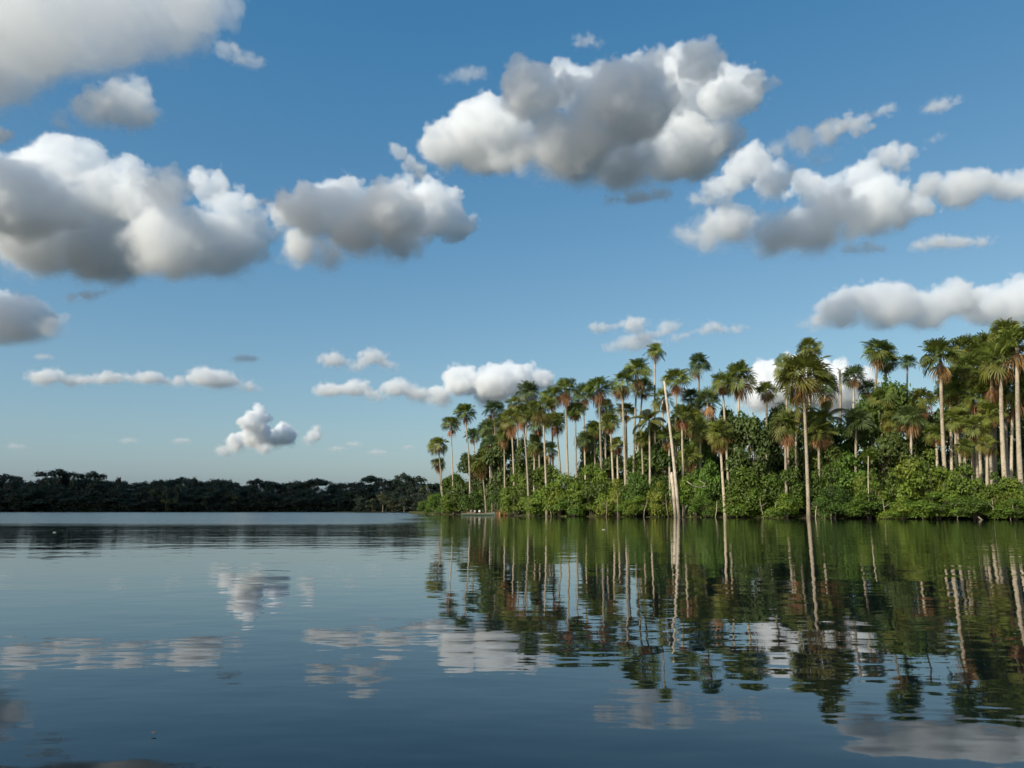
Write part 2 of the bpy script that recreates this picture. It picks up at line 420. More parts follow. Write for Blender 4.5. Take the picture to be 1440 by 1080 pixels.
def bark_mat(name, a, c, scale=3.0, rings=True):
    m, N, L = nodes_of(name)
    b = N['Principled BSDF']; b.inputs['Roughness'].default_value = 0.85; b.inputs['Specular IOR Level'].default_value = 0.2
    tc = N.new('ShaderNodeTexCoord'); mp = N.new('ShaderNodeMapping'); mp.inputs['Scale'].default_value = (1, 1, 5.0 if rings else 0.4)
    L.new(tc.outputs['Object'], mp.inputs[0])
    n = N.new('ShaderNodeTexNoise'); n.inputs['Scale'].default_value = scale; n.inputs['Detail'].default_value = 5
    L.new(mp.outputs[0], n.inputs['Vector'])
    n2 = N.new('ShaderNodeTexNoise'); n2.inputs['Scale'].default_value = 0.5; L.new(tc.outputs['Object'], n2.inputs['Vector'])
    ad = N.new('ShaderNodeMath'); ad.operation = 'MULTIPLY_ADD'; L.new(n2.outputs[0], ad.inputs[0]); ad.inputs[1].default_value = 0.8; L.new(n.outputs[0], ad.inputs[2])
    r = N.new('ShaderNodeValToRGB'); r.color_ramp.elements[0].color = (*a, 1); r.color_ramp.elements[1].color = (*c, 1)
    r.color_ramp.elements[0].position = 0.62; r.color_ramp.elements[1].position = 1.0
    L.new(ad.outputs[0], r.inputs[0])
    oi = N.new('ShaderNodeObjectInfo'); hv = N.new('ShaderNodeHueSaturation'); vm = N.new('ShaderNodeMath'); vm.operation = 'MULTIPLY_ADD'
    L.new(oi.outputs['Random'], vm.inputs[0]); vm.inputs[1].default_value = 0.55; vm.inputs[2].default_value = 0.62
    L.new(vm.outputs[0], hv.inputs['Value']); L.new(r.outputs[0], hv.inputs['Color']); L.new(hv.outputs[0], b.inputs['Base Color'])
    bp = N.new('ShaderNodeBump'); bp.inputs['Distance'].default_value = 0.05; L.new(n.outputs[0], bp.inputs['Height']); L.new(bp.outputs[0], b.inputs['Normal'])
    return m

M = dict(
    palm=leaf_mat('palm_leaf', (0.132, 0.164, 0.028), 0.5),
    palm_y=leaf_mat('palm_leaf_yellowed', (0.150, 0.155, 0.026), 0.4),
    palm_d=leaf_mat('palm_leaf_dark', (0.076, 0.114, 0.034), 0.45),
    dead=leaf_mat('dead_frond', (0.270, 0.150, 0.068), 0.4, 0.10, 0.8),
    bush=leaf_mat('bush_leaf', (0.098, 0.162, 0.018), 0.5, 0.25),
    bush_d=leaf_mat('bush_leaf_deep', (0.070, 0.116, 0.015), 0.5, 0.22),
    bush_y=leaf_mat('bush_leaf_light', (0.148, 0.194, 0.022), 0.45, 0.25),
    tree=leaf_mat('tree_leaf_dark', (0.052, 0.082, 0.015), 0.5, 0.15),
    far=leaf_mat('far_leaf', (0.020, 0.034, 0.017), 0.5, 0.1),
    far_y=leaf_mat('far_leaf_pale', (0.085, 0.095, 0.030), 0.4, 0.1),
    trunk=bark_mat('palm_bark', (0.190, 0.148, 0.100), (0.500, 0.430, 0.325)),
    bark=bark_mat('tree_bark', (0.070, 0.055, 0.042), (0.200, 0.165, 0.130), 4.0, False),
    pale=bark_mat('bleached_wood', (0.270, 0.225, 0.175), (0.520, 0.455, 0.365), 4.0, False),
)

# ------------------------------------------------------------------ palms
def tube(V, Fc, pts, radii, n=7):
    b = len(V)
    for i, (p, r) in enumerate(zip(pts, radii)):
        t = (pts[min(i + 1, len(pts) - 1)] - pts[max(i - 1, 0)]).normalized()
        s = t.cross(Vector((0.13, 1, 0.07))).normalized(); u = s.cross(t)
        for k in range(n):
            a = 2 * PI * k / n
            V.append(p + (s * math.cos(a) + u * math.sin(a)) * r)
    for i in range(len(pts) - 1):
        for k in range(n):
            k2 = (k + 1) % n
            Fc.append((b + i * n + k, b + i * n + k2, b + (i + 1) * n + k2, b + (i + 1) * n + k))
    Fc.append(tuple(b + k for k in range(n))[::-1]); Fc.append(tuple(b + (len(pts) - 1) * n + k for k in range(n)))

class Leaves:
    def __init__(s): s.V, s.F, s.T, s.M = [], [], [], []
    def face(s, pts, tone, mi=0):
        b = len(s.V); s.V += pts; s.F.append(tuple(range(b, b + len(pts)))); s.T.append(tone); s.M.append(mi)
    def build(s, name, mats):
        me = mesh_from(name, s.V, s.F, mats, fmat=s.M)
        a = me.attributes.new('tone', 'FLOAT', 'FACE'); a.data.foreach_set('value', s.T)
        return me

def fan_leaf(lv, d, pet, R, rnd, span=2.5, droop=0.35, nseg=18, mi=0, tone=0.5, fold=0.25, start=0.0):
    """one fan frond: petiole along d, then split blades spread in a folded disc with drooping tips"""
    side = d.cross(Vector((0, 0, 1)))
    side = (side if side.length > 0.05 else Vector((1, 0, 0))).normalized()
    side = (side + Vector((rnd.uniform(-.3, .3), rnd.uniform(-.3, .3), rnd.uniform(-.3, .3)))).normalized()
    side = (side - d * side.dot(d)).normalized()
    roll = rnd.uniform(-0.9, 0.9)
    side = side * math.cos(roll) + side.cross(d) * math.sin(roll)
    nrm = side.cross(d)
    if nrm.z < 0: nrm = -nrm; side = -side
    p0 = d * start
    hub = p0 + d * pet + Vector((0, 0, -0.06 * pet * pet))
    w = side * 0.035
    bend = rnd.uniform(0.0, 0.45) + 0.6 * min(1, max(0, 0.7 - d.z))
    d, nrm = d * math.cos(bend) - nrm * math.sin(bend), nrm * math.cos(bend) + d * math.sin(bend)   # the blade hangs off its stalk and faces outwards
    lv.face([p0 - w * 1.4, p0 + w * 1.4, hub + w, hub - w], 0.6, mi)
    for i in range(nseg):
        a = -span + 2 * span * (i + 0.5) / nseg + rnd.uniform(-.05, .05)
        r = R * (1.0 - 0.22 * (abs(a) / span) ** 2) * rnd.uniform(0.85, 1.08)
        q = (d * math.cos(a) + side * math.sin(a) + nrm * fold * abs(math.sin(a))).normalized()
        x = q.cross(nrm).normalized() * (R * span / nseg * 0.38)
        m1 = hub + q * r * 0.5
        m2 = hub + q * r * 0.8 + Vector((0, 0, -droop * r * 0.18))
        tip = hub + q * r * 0.98 + Vector((0, 0, -droop * r * 0.55))
        tn = min(1, max(0, tone + rnd.uniform(-.22, .22)))
        lv.face([hub, m1 - x, m2 - x * 0.7, tip, m2 + x * 0.7, m1 + x], tn, mi)

def fan_crown(seed, n=22, R=1.6, pet=1.55, low=-0.45, mats=('palm', 'palm_y'), ybias=0.12):
    rnd = random.Random(seed); lv = Leaves()
    for i in range(n):
        f = i / (n - 1)
        el = 1.45 - (1.45 - low) * f ** 1.15 + rnd.uniform(-.12, .12)
        az = i * 2.39996 + rnd.uniform(-.25, .25)
        d = Vector((math.cos(az) * math.cos(el), math.sin(az) * math.cos(el), math.sin(el)))
        old = f > 0.72 and rnd.random() < 0.5 + ybias
        fan_leaf(lv, d, pet * rnd.uniform(0.8, 1.15), R * rnd.uniform(0.85, 1.12) * (0.75 + 0.25 * min(1, f * 4)), rnd,
                 span=2.55 if f > 0.1 else 1.2, droop=rnd.uniform(0.25, 0.65), mi=1 if (old and rnd.random() < ybias * 3) else 0, tone=rnd.uniform(0.3, 0.7))
    return lv.build('crown', [M[k] for k in mats])

def dead_skirt(seed, n=8, R=1.5):
    rnd = random.Random(seed); lv = Leaves()
    for i in range(n):
        el = rnd.uniform(-1.45, -0.75); az = rnd.uniform(0, 2 * PI)
        d = Vector((math.cos(az) * math.cos(el), math.sin(az) * math.cos(el), math.sin(el)))
        fan_leaf(lv, d, rnd.uniform(0.5, 1.3), R * rnd.uniform(0.7, 1.1), rnd, span=rnd.uniform(0.7, 1.5), droop=rnd.uniform(0.7, 1.3), nseg=11, tone=rnd.uniform(0.2, 0.8), fold=0.7)
    for i in range(12):      # stubs of old stalks
        el = rnd.uniform(-0.6, 0.7); az = rnd.uniform(0, 2 * PI)
        d = Vector((math.cos(az) * math.cos(el), math.sin(az) * math.cos(el), math.sin(el)))
        w = d.cross(Vector((0, 0, 1))).normalized() * 0.06
        lv.face([-w, w, d * 0.8 + w * 0.5, d * 0.8 - w * 0.5], rnd.random())
    return lv.build('dead_fronds', [M['dead']])

def feather_crown(seed, n=13, Lr=3.6, mats=('palm_y',), up=1.35, low=-0.1):
    rnd = random.Random(seed); lv = Leaves()
    for i in range(n):
        f = i / (n - 1); el0 = up - (up - low) * f + rnd.uniform(-.1, .1); az = i * 2.39996 + rnd.uniform(-.3, .3)
        p = Vector((0, 0, 0)); el = el0; ns = 16; st = Lr * rnd.uniform(0.8, 1.1) / ns
        for k in range(ns):
            d = Vector((math.cos(az) * math.cos(el), math.sin(az) * math.cos(el), math.sin(el)))
            q = p + d * st
            side = d.cross(Vector((0, 0, 1))).normalized(); w = side * 0.03
            lv.face([p - w, p + w, q + w, q - w], 0.7)
            if k > 1:
                ll = 0.95 * math.sin(PI * (k / ns) ** 0.8) + 0.12
                for sg in (-1, 1):
                    for h in (0.0, 0.5):
                        b0 = p + d * st * h
                        e = b0 + side * sg * ll + d * ll * 0.45 + Vector((0, 0, -0.35 * ll))
                        wv = d * st * 0.24
                        lv.face([b0 - wv, b0 + (e - b0) * 0.55 - wv * 0.9 + Vector((0, 0, .08)), e, b0 + (e - b0) * 0.55 + wv * 0.9 + Vector((0, 0, .08)), b0 + wv], rnd.uniform(.2, .9))
            p = q; el -= 0.085 + 0.05 * k / ns
    return lv.build('crown', [M[k] for k in mats])

CROWNS = [fan_crown(s, n=rn + 7, low=lo, ybias=yb) for s, rn, lo, yb in ((1, 20, -0.5, .1), (2, 24, -0.6, .2), (3, 18, -0.3, .06), (4, 22, -0.7, .22), (5, 26, -0.5, .12), (6, 16, -0.2, .1), (7, 21, -0.65, .3), (8, 11, -0.9, .2), (9, 14, -0.1, .08), (10, 27, -0.8, .25), (14, 12, -0.6, .35))]
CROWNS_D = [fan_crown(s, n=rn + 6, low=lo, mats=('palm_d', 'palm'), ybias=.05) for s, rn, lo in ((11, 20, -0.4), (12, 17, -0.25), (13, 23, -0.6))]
SKIRTS = [dead_skirt(s, n) for s, n in ((21, 6), (22, 9), (23, 13), (24, 4), (25, 18))]
FEATHERS = [feather_crown(31), feather_crown(32, 10, 3.2, ('bush_y',), 1.4, 0.2), feather_crown(33, 15, 4.2, ('palm',))]

SHORE = [(575, 290), (590, 250), (610, 225), (640, 204), (700, 172), (760, 150), (850, 137), (950, 127), (1040, 117), (1140, 108), (1220, 102), (1300, 97), (1440, 90), (1560, 84)]
def shore(px):
    for (a, b), (c, d) in zip(SHORE, SHORE[1:]):
        if px <= c: break
    t = (px - a) / (c - a)
    return b + (d - b) * t

def ground_z(off):
    return min(0.9, 0.06 * (off - 2.0)) if off > 2.6 else -0.3

GROVE = 'tall palms of the lakeside grove'
def palm(cpx, cpy, r, bpx, off, label, dark=False, skirt=1, crown=None, feather=None, thick=0.24, bend=0.3, group=GROVE, squash=1.0):
    rnd = random.Random(int(cpx * 131 + cpy * 17))
    Y = shore(bpx) + off
    gz = ground_z(off)
    base = Vector((gx(bpx, Y), Y, gz - 0.15))
    Yt = Y + rnd.uniform(-0.6, 0.6)
    R = r * rnd.uniform(1.08, 1.34) * Yt / F                       # crown radius in metres
    top = at(cpx, cpy, Yt) - base
    root = empty('moriche_palm' if feather is None else 'feather_palm', base)
    tag(root, label, 'palm tree', group)
    top = top - Vector((0, 0, 0.10 * R))
    V, Fc, pts, rs = [], [], [], []
    n = 9
    bx = Vector((rnd.uniform(-1, 1) * 0.35 * bend - (top.x) * 0.12, rnd.uniform(-.3, .3) * bend, 0))
    for i in range(n):
        t = i / (n - 1)
        pts.append(Vector((top.x * t, top.y * t, top.z * t)) + bx * math.sin(PI * t))
        rs.append(thick * .84 * (1.18 - 0.45 * t + (0.35 * max(0, 1 - t * 9))))
    tube(V, Fc, pts, rs)
    mesh_obj('trunk', mesh_from('trunk', V, Fc, [M['trunk']], True), root)
    if feather is not None: me = FEATHERS[feather]
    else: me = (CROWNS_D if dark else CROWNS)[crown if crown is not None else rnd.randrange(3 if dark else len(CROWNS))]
    k = R / 3.0
    c = mesh_obj('crown', me, root, top); c.scale = (k * rnd.uniform(.9, 1.1), k * rnd.uniform(.9, 1.1), k * squash * rnd.uniform(.85, 1.2)); c.rotation_euler = (rnd.uniform(-.22, .22), rnd.uniform(-.22, .22), rnd.uniform(0, 6.28))
    if skirt is not None and feather is None:
        s_ = mesh_obj('dead_fronds', SKIRTS[skirt], root, top - Vector((0, 0, 0.05 * R))); s_.scale = (k, k, k * rnd.uniform(.8, 1.35)); s_.rotation_euler = (0, 0, rnd.uniform(0, 6.28))
    return root

def palms():
    p = palm
    p(616,625,13,623,4,'slim leaning palm, outermost of the grove at the point', skirt=3)
    p(617,651,11,622,9,'short ragged palm half hidden under the outermost leaning palm', skirt=1, thick=.2)
    p(634,596,15,638,5,'straight thin palm close beside the outermost leaning palm', skirt=0, thick=.22)
    p(654,580,15,661,6,'tall slender palm near the point leaning out on a clear bare trunk', skirt=3, thick=.25, bend=.9)
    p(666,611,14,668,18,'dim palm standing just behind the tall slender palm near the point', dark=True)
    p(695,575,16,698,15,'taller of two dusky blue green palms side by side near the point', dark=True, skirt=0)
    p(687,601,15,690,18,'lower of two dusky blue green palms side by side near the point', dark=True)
    p(719,588,17,724,9,'leafy palm with pale trunk just past the two dusky palms', skirt=2)
    p(742,550,17,739,20,'high dark crowned palm standing out against the dazzling cloud', dark=True, skirt=0, thick=.2)
    p(735,581,18,744,2,'palm on a long bare trunk rising from the water close past the boat', skirt=1)
    p(763,573,19,769,2.5,'palm with tan skirt whose pale trunk reaches down to the water between two rounded bushes', skirt=2)
    p(795,546,21,800,8,'full crowned palm with brown skirt beside the gap of open sky', skirt=2, thick=.27)
    p(809,575,17,812,10,'lower palm with hanging brown fronds before the gap of open sky', skirt=4)
    p(782,592,15,792,12,'palm with thin crown and brown skirt in the gap of open sky', skirt=2)
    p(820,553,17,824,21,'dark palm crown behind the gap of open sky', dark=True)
    p(842,543,20,847,9,'full dark green palm on a straight white trunk beyond the gap of open sky', skirt=1, thick=.27)
    p(874,536,20,880,8,'palm on a white leaning trunk next to the straight white trunk', skirt=1, thick=.27, bend=.8)
    p(858,592,15,864,10,'lower brown skirted palm between the straight and the leaning white trunks', skirt=4)
    p(851,573,14,853,17,'thin palm hiding behind the straight white trunk', dark=True)
    p(896,520,22,890,10,'high bushy palm crown with two layers left of the lone high palm', skirt=0)
    p(904,545,17,895,15,'second palm under the high bushy palm crown', skirt=1)
    p(921,495,14,922,18,'lone high palm with small round crown above all its neighbours', skirt=3, crown=5, thick=.24)
    p(951,533,20,953,12,'broad palm crown right behind the tip of the leaning bare trunk', skirt=1)
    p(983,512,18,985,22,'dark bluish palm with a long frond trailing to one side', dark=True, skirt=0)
    p(959,584,21,962,3,'palm with bulky orange brown skirt beside the leaning bare trunk', skirt=4)
    p(1040,528,26,1037,8,'big fan palm on a pale trunk, larger of the pair before the bright cloud gap', skirt=2, thick=.28)
    p(1016,538,19,1026,14,'smaller brown skirted palm of the pair before the bright cloud gap', skirt=4)
    p(995,563,18,993,14,'squat dark palm below the dark bluish palm', dark=True)
    p(1012,606,22,1020,1.5,'short palm with round rusty skirt standing at the waterline', skirt=4, thick=.26)
    p(1129,524,35,1137,1.5,'largest front palm with sunny crown on a straight trunk at the waterline', skirt=2, crown=3, thick=.28)
    p(1105,516,22,1111,15,'palm crown peering out behind the largest front palm', skirt=1)
    p(1139,489,20,1141,18,'high palm whose crown shows above the largest front palm', skirt=0, crown=0)
    p(1104,597,22,1107,5,'low yellowish fan palm under the largest front palm', skirt=2, crown=6)
    p(1201,528,18,1202,24,'dark palm with tan skirt in the far gap between tall crowns', dark=True, skirt=2)
    p(1220,547,15,1221,26,'small dusky palm next to the bare capped pole', dark=True, skirt=4)
    p(1235,491,21,1228,19,'tall palm with white trunk standing free over the treetops', skirt=0, thick=.25)
    p(1247,508,16,1241,23,'palm with a heavy pinkish brown skirt behind the free standing tall palm', skirt=4)
    p(1276,508,14,1278,27,'thin dark palm with one dead frond dangling over the treetops', dark=True, skirt=3, thick=.2)
    p(1322,500,29,1332,7,'big leafy palm on a pale stout trunk at the edge of the tallest grove', skirt=1, thick=.30)
    p(1368,516,27,1371,12,'palm with broad tan skirt deep in the tallest grove', skirt=4, thick=.28)
    p(1384,490,27,1391,15,'palm rising at the back of the tallest grove', skirt=2, thick=.28)
    p(1407,503,32,1416,5,'thick trunked palm with shaggy skirt in the front of the tallest grove', skirt=4, thick=.33)
    p(1430,485,34,1438,4,'topmost palm of the tallest grove by the picture edge', skirt=2, thick=.33)
    p(1373,598,23,1378,7,'young fan palm below the shaggy skirts of the tallest grove', skirt=2)
    p(1391,581,20,1397,9,'half hidden palm between trunks of the tallest grove', skirt=1)
    p(1345,587,22,1357,8,'leaning young fan palm with a dead frond heap at its foot', skirt=4)
    p(1282,584,21,1283,10,'dark fan palm before a black hollow in the trees', skirt=1, dark=True)
    p(1204,593,25,1204,10,'wide spiky fan palm without visible trunk under the far gap', skirt=None, dark=True)
    p(1316,608,18,1320,9,'low yellow green fan palm at the foot of the big leafy palm', skirt=1, crown=6)
    p(1466,470,34,1468,6,'palm cut by the picture edge in the tallest grove', skirt=2, thick=.3)
    p(1424,565,18,1422,10,'low palm in the shade of the tallest grove', skirt=1)
    p(676,647,18,684,6,'low sunny palm with drooping brown fronds just above the boat', skirt=4, crown=6)
    p(752,623,14,751,9,'low green palm amid the bare trunks past the boat', skirt=1)
    p(772,631,14,774,13,'low dark palm at the foot of the trunks by the sky gap', skirt=0, dark=True)
    p(1151,606,20,1153,6,'low shaded fan palm leaning away from the largest front palm', skirt=1)
    p(932,560,18,933,13,'mid height palm crowded between the lone high palm and the leaning bare trunk', skirt=1)
    p(880,577,15,882,13,'mid height palm with rusty skirt below the leaning white trunk', skirt=4)
    p(835,602,13,838,15,'small palm beyond the gap of open sky under the white trunks', skirt=1)
    p(941,614,17,944,9,'low palm behind the foot of the leaning bare trunk', skirt=2)
    p(985,602,17,987,10,'low brownish palm beside the bulky orange brown skirt', skirt=4, crown=6)
    p(726,566,15,730,17,'mid height palm just under the high dark crowned palm', skirt=1)
    p(709,610,13,710,13,'small tan skirted palm between the dusky pair and the boat palm', skirt=2)
    p(913,590,22,914,6,'arching yellow feather leaved palm in mid grove', feather=0)
    p(1221,640,14,1223,3,'little bright feather leaved palm over the waterline bushes', feather=1, thick=.1)
    p(1160,588,24,1158,9,'dark green feather leaved palm beside the largest front palm', feather=2)
    p(690,622,13,693,11,'small dark crowned palm above the people in the boat', dark=True, skirt=1)
    p(757,596,14,760,18,'shadowy palm behind the tan skirted waterline palm', dark=True, skirt=2)
    p(822,618,14,825,12,'low dark palm beside the white trunks past the sky gap', dark=True, skirt=1)
    p(868,625,15,871,10,'low palm with rusty skirt beneath the white trunks', skirt=4)
    p(902,615,14,905,9,'low palm under the arching yellow feather palm', skirt=2)
    p(972,560,16,974,18,'dim palm between the dark bluish palm and the broad crown', dark=True)
    p(970,640,17,972,6,'low palm with brown skirt in front of the deep green trees', skirt=4, crown=6)
    p(1033,600,18,1035,13,'dim fan palm behind the short palm with round rusty skirt', dark=True, skirt=2)
    p(1120,570,20,1123,11,'fan palm crown just under the largest front palm', skirt=4)
    p(1356,626,15,1358,5,'squat palm wrapped in a dome of brown dead fronds', skirt=4, crown=6)
    p(1388,624,15,1390,5,'squat palm with reddish dead fronds beside the brown dome', skirt=4)
    p(1255,590,20,1257,11,'fan palm before the tall leafy tree', skirt=1)
    p(1296,560,18,1299,14,'fan palm next to the tall leafy tree', skirt=2)
    p(1345,530,22,1348,14,'palm leaning over from the big leafy palm', skirt=4)
    p(1400,545,22,1403,11,'low crowned palm between the shaggy trunks', skirt=4)
    p(1449,540,24,1450,9,'lower palm at the picture edge beside the topmost one', skirt=2)
    p(1357,490,24,1360,16,'palm crown packed behind the big leafy palm', skirt=2)
    p(1414,468,27,1418,13,'high palm crown crowding the topmost palm', skirt=2, thick=.28)
    p(1394,530,25,1399,10,'middle palm crown between the two shaggy skirts', skirt=4)
    p(1432,540,25,1434,9,'middle palm crown below the topmost palm', skirt=2)
    p(1336,546,22,1340,12,'middle palm crown beside the pale stout trunk', skirt=1)
    p(1376,556,22,1380,11,'lower palm crown above the young fan palm of the tallest grove', skirt=2, crown=6)
    p(1240,560,22,1243,15,'palm crown sunk among the dense trees below the free standing tall palm', skirt=1)
    p(1160,545,20,1163,14,'dim palm crown just past the largest front palm', dark=True, skirt=1)
    p(1078,548,18,1080,15,'palm crown at the rim of the bright cloud gap', skirt=1)
    p(970,590,18,972,12,'palm crown packed behind the bulky orange brown skirt', skirt=2)
    p(776,556,17,779,15,'palm crown packed between two tan skirted palms', skirt=1)
    p(750,575,16,753,15,'palm crown packed behind the long bare waterline trunk', skirt=2)
    p(705,592,15,708,17,'palm crown packed beside the dusky pair', skirt=1)
    # bare stems
    def snag(pts, label, r0=.26, r1=.18, stub=None, name='bare_palm'):
        P = [at(x, y, shore(b) + o) if y < 722 else Vector((gx(x, shore(b) + o), shore(b) + o, -0.3)) for x, y, b, o in pts]
        root = empty(name, P[0]); tag(root, label, 'dead tree')
        V, Fc = [], []
        tube(V, Fc, [q - P[0] for q in P], [r0 + (r1 - r0) * i / (len(P) - 1) for i in range(len(P))])
        mesh_obj('trunk', mesh_from('trunk', V, Fc, [M['pale']], True), root)
        if stub:
            for a, b_ in stub:
                V, Fc = [], []
                a3, b3 = at(*a, P[-1].y) - P[0], at(*b_, P[-1].y - .4) - P[0]
                tube(V, Fc, [a3, (a3 + b3) / 2 + Vector((0, 0, .08)), b3], [.1, .08, .03], 5)
                mesh_obj('broken_branch', mesh_from('broken_branch', V, Fc, [M['pale']], True), root)
    snag([(955,727,955,0.8),(951,685,955,0.8),(946,634,955,0.9),(939,575,955,1),(934,536,955,1)], 'leaning bare pale trunk without any crown', .30, .17, [((934,538),(937,531)), ((940,580),(945,577))])
    snag([(950,727,950,0.9),(947,690,950,0.9),(944,664,950,1)], 'short broken pale stump at the foot of the leaning bare trunk', .3, .24, [((944,668),(940,661)), ((944,672),(949,666))])
    snag([(1182,600,1182,24),(1182,560,1182,24),(1181,520,1182,24)], 'bare pole capped by a dry brown tuft among the treetops', .22, .2, [((1181,521),(1176,518)), ((1181,521),(1186,519)), ((1181,522),(1177,526))])
palms()
# ------------------------------------------------------------------ broadleaf foliage
def foliage(name, seed, mats, n=3000, leaf=0.34, lumps=14, squash=0.95, skew=0.3, mixp=0.15, droop=0.3, hollow=0.55, asp=1.7, shape='dome', ar=1.5):
    """a crown in a unit box (radius 1, height 1, base at 0): leaf blades spread over many uneven lumps. leaf is the blade size relative to the radius"""
    rng = np.random.default_rng(seed)
    C_, R_ = [], []
    for i in range(lumps):
        a = rng.uniform(0, 2 * PI); q = math.sqrt(rng.uniform(0, 1)) * 0.72
        if shape == 'dome': z = rng.uniform(0.12, 0.95 - 0.55 * q * q); rr = rng.uniform(0.2, 0.42) * (1.05 - 0.35 * z)
        elif shape == 'umbrella': z = rng.uniform(0.78, 0.95 - 0.12 * q); rr = rng.uniform(0.16, 0.3); q *= 1.25
        elif shape == 'tall': z = rng.uniform(0.06, 0.93); q *= (1.15 - 0.55 * z * z); rr = rng.uniform(0.2, 0.42)
        else: z = rng.uniform(0.3, 0.9 - 0.22 * q); rr = rng.uniform(0.25, 0.45)
        C_.append((math.cos(a) * q, math.sin(a) * q, z)); R_.append(rr)
    C_, R_ = np.array(C_), np.array(R_)
    w_ = R_ ** 2; idx = rng.choice(lumps, n, p=w_ / w_.sum())
    d = rng.normal(size=(n, 3)); d /= np.linalg.norm(d, axis=1)[:, None]
    d[:, 2] = np.where(d[:, 2] < -0.3, -d[:, 2], d[:, 2])
    rad_ = R_[idx] * (hollow + (1 - hollow) * rng.random(n) ** 0.5) * (1 + 0.22 * np.maximum(0, rng.normal(size=n)))
    P = C_[idx] + d * rad_[:, None] * np.array((1, 1, squash / ar))
    P[:, 2] = np.maximum(P[:, 2], 0.0 + 0.03 * rng.random(n))
    nr = d + rng.normal(size=(n, 3)) * 0.55; nr[:, 2] += 0.35; nr /= np.linalg.norm(nr, axis=1)[:, None]
    t = np.cross(nr, rng.normal(size=(n, 3))); t[:, 2] -= droop; t -= nr * (t * nr).sum(1)[:, None]; t /= np.linalg.norm(t, axis=1)[:, None]
    b = np.cross(nr, t)
    sz = leaf * rng.uniform(0.6, 1.25, n)
    fz = np.array((1, 1, 1 / ar))
    L_, B_ = t * sz[:, None] * fz, b * (sz / asp)[:, None] * fz
    V = np.stack([P - L_ * .5, P - L_ * .05 + B_ * .5 - nr * fz * (sz * .08)[:, None], P + L_ * .5, P - L_ * .05 - B_ * .5 - nr * fz * (sz * .08)[:, None]], 1).reshape(-1, 3)
    Fc = [(4 * i, 4 * i + 1, 4 * i + 2, 4 * i + 3) for i in range(n)]
    lt = rng.random(lumps)
    tone = np.clip(0.5 * lt[idx] + 0.5 * rng.random(n), 0, 1)
    mi = (lt[idx] < mixp).astype(int) if len(mats) > 1 else np.zeros(n, int)
    me = mesh_from(name, V.tolist(), Fc, [M[k] for k in mats], fmat=mi.tolist())
    a = me.attributes.new('tone', 'FLOAT', 'FACE'); a.data.foreach_set('value', tone.astype(np.float32))
    return me

def limbs(name, seed, mat, n=5, r=0.05, top=0.75, h0=0.0, spread=0.5, trunk=True, rt=0.06):
    rnd = random.Random(seed); V, Fc = [], []
    if trunk:
        q = [Vector((rnd.uniform(-.05, .05) * k, rnd.uniform(-.05, .05) * k, z)) for k, z in ((0, -0.02), (.5, .25), (1, .5), (1.2, .72))]
        tube(V, Fc, q, [rt * 1.25, rt, rt * .8, rt * .5], 7)
    for i in range(n):
        a = 2 * PI * i / n + rnd.uniform(-.4, .4); z0 = h0 + (rnd.uniform(.3, .6) if trunk else 0)
        s = spread * rnd.uniform(.6, 1.1); z1 = max(z0 + .12, top * rnd.uniform(.75, 1.1))
        b = Vector((math.cos(a) * (0 if trunk else .06), math.sin(a) * (0 if trunk else .06), z0 - (0 if trunk else .02)))
        e = Vector((math.cos(a) * s, math.sin(a) * s, z1))
        m = (b + e) / 2 + Vector((0, 0, .07)) - Vector((math.cos(a), math.sin(a), 0)) * .05
        tube(V, Fc, [b, m, e], [r, r * .7, r * .25], 5)
    return mesh_from(name, V, Fc, [M[mat]], True)

BUSH = [foliage('foliage', 100 + i, m, n=n, leaf=lf, lumps=lu, mixp=mp, shape=sh) for i, (m, n, lf, lu, mp, sh) in enumerate((
    (('bush', 'bush_y'), 6500, .095, 26, .25, 'dome'), (('bush', 'bush_d'), 6500, .10, 30, .3, 'dome'), (('bush_d', 'bush'), 6500, .10, 26, .3, 'dome'),
    (('bush_y', 'bush'), 5500, .10, 24, .4, 'dome'), (('bush', 'bush_y'), 6500, .09, 34, .2, 'tall'), (('bush_d', 'tree'), 6500, .10, 28, .3, 'tall')))]
BSTEM = [limbs('stems', 200 + i, 'bark', n=7, r=.022, trunk=False, top=.7, spread=.5) for i in range(3)]
TREE = [foliage('crown', 300 + i, m, n=8000, leaf=.13, lumps=lu + 16, mixp=mp, shape=sh, ar=2.4) for i, (m, lu, mp, sh) in enumerate((
    (('tree', 'bush_d'), 22, .45, 'tall'), (('bush_d', 'tree'), 26, .5, 'dome'), (('bush_d', 'bush'), 20, .35, 'tall'), (('tree', 'tree'), 24, .2, 'tall')))]
TSTEM = [limbs('trunk', 400 + i, 'bark', n=6, r=.03, rt=.045, top=.8, spread=.5) for i in range(3)]

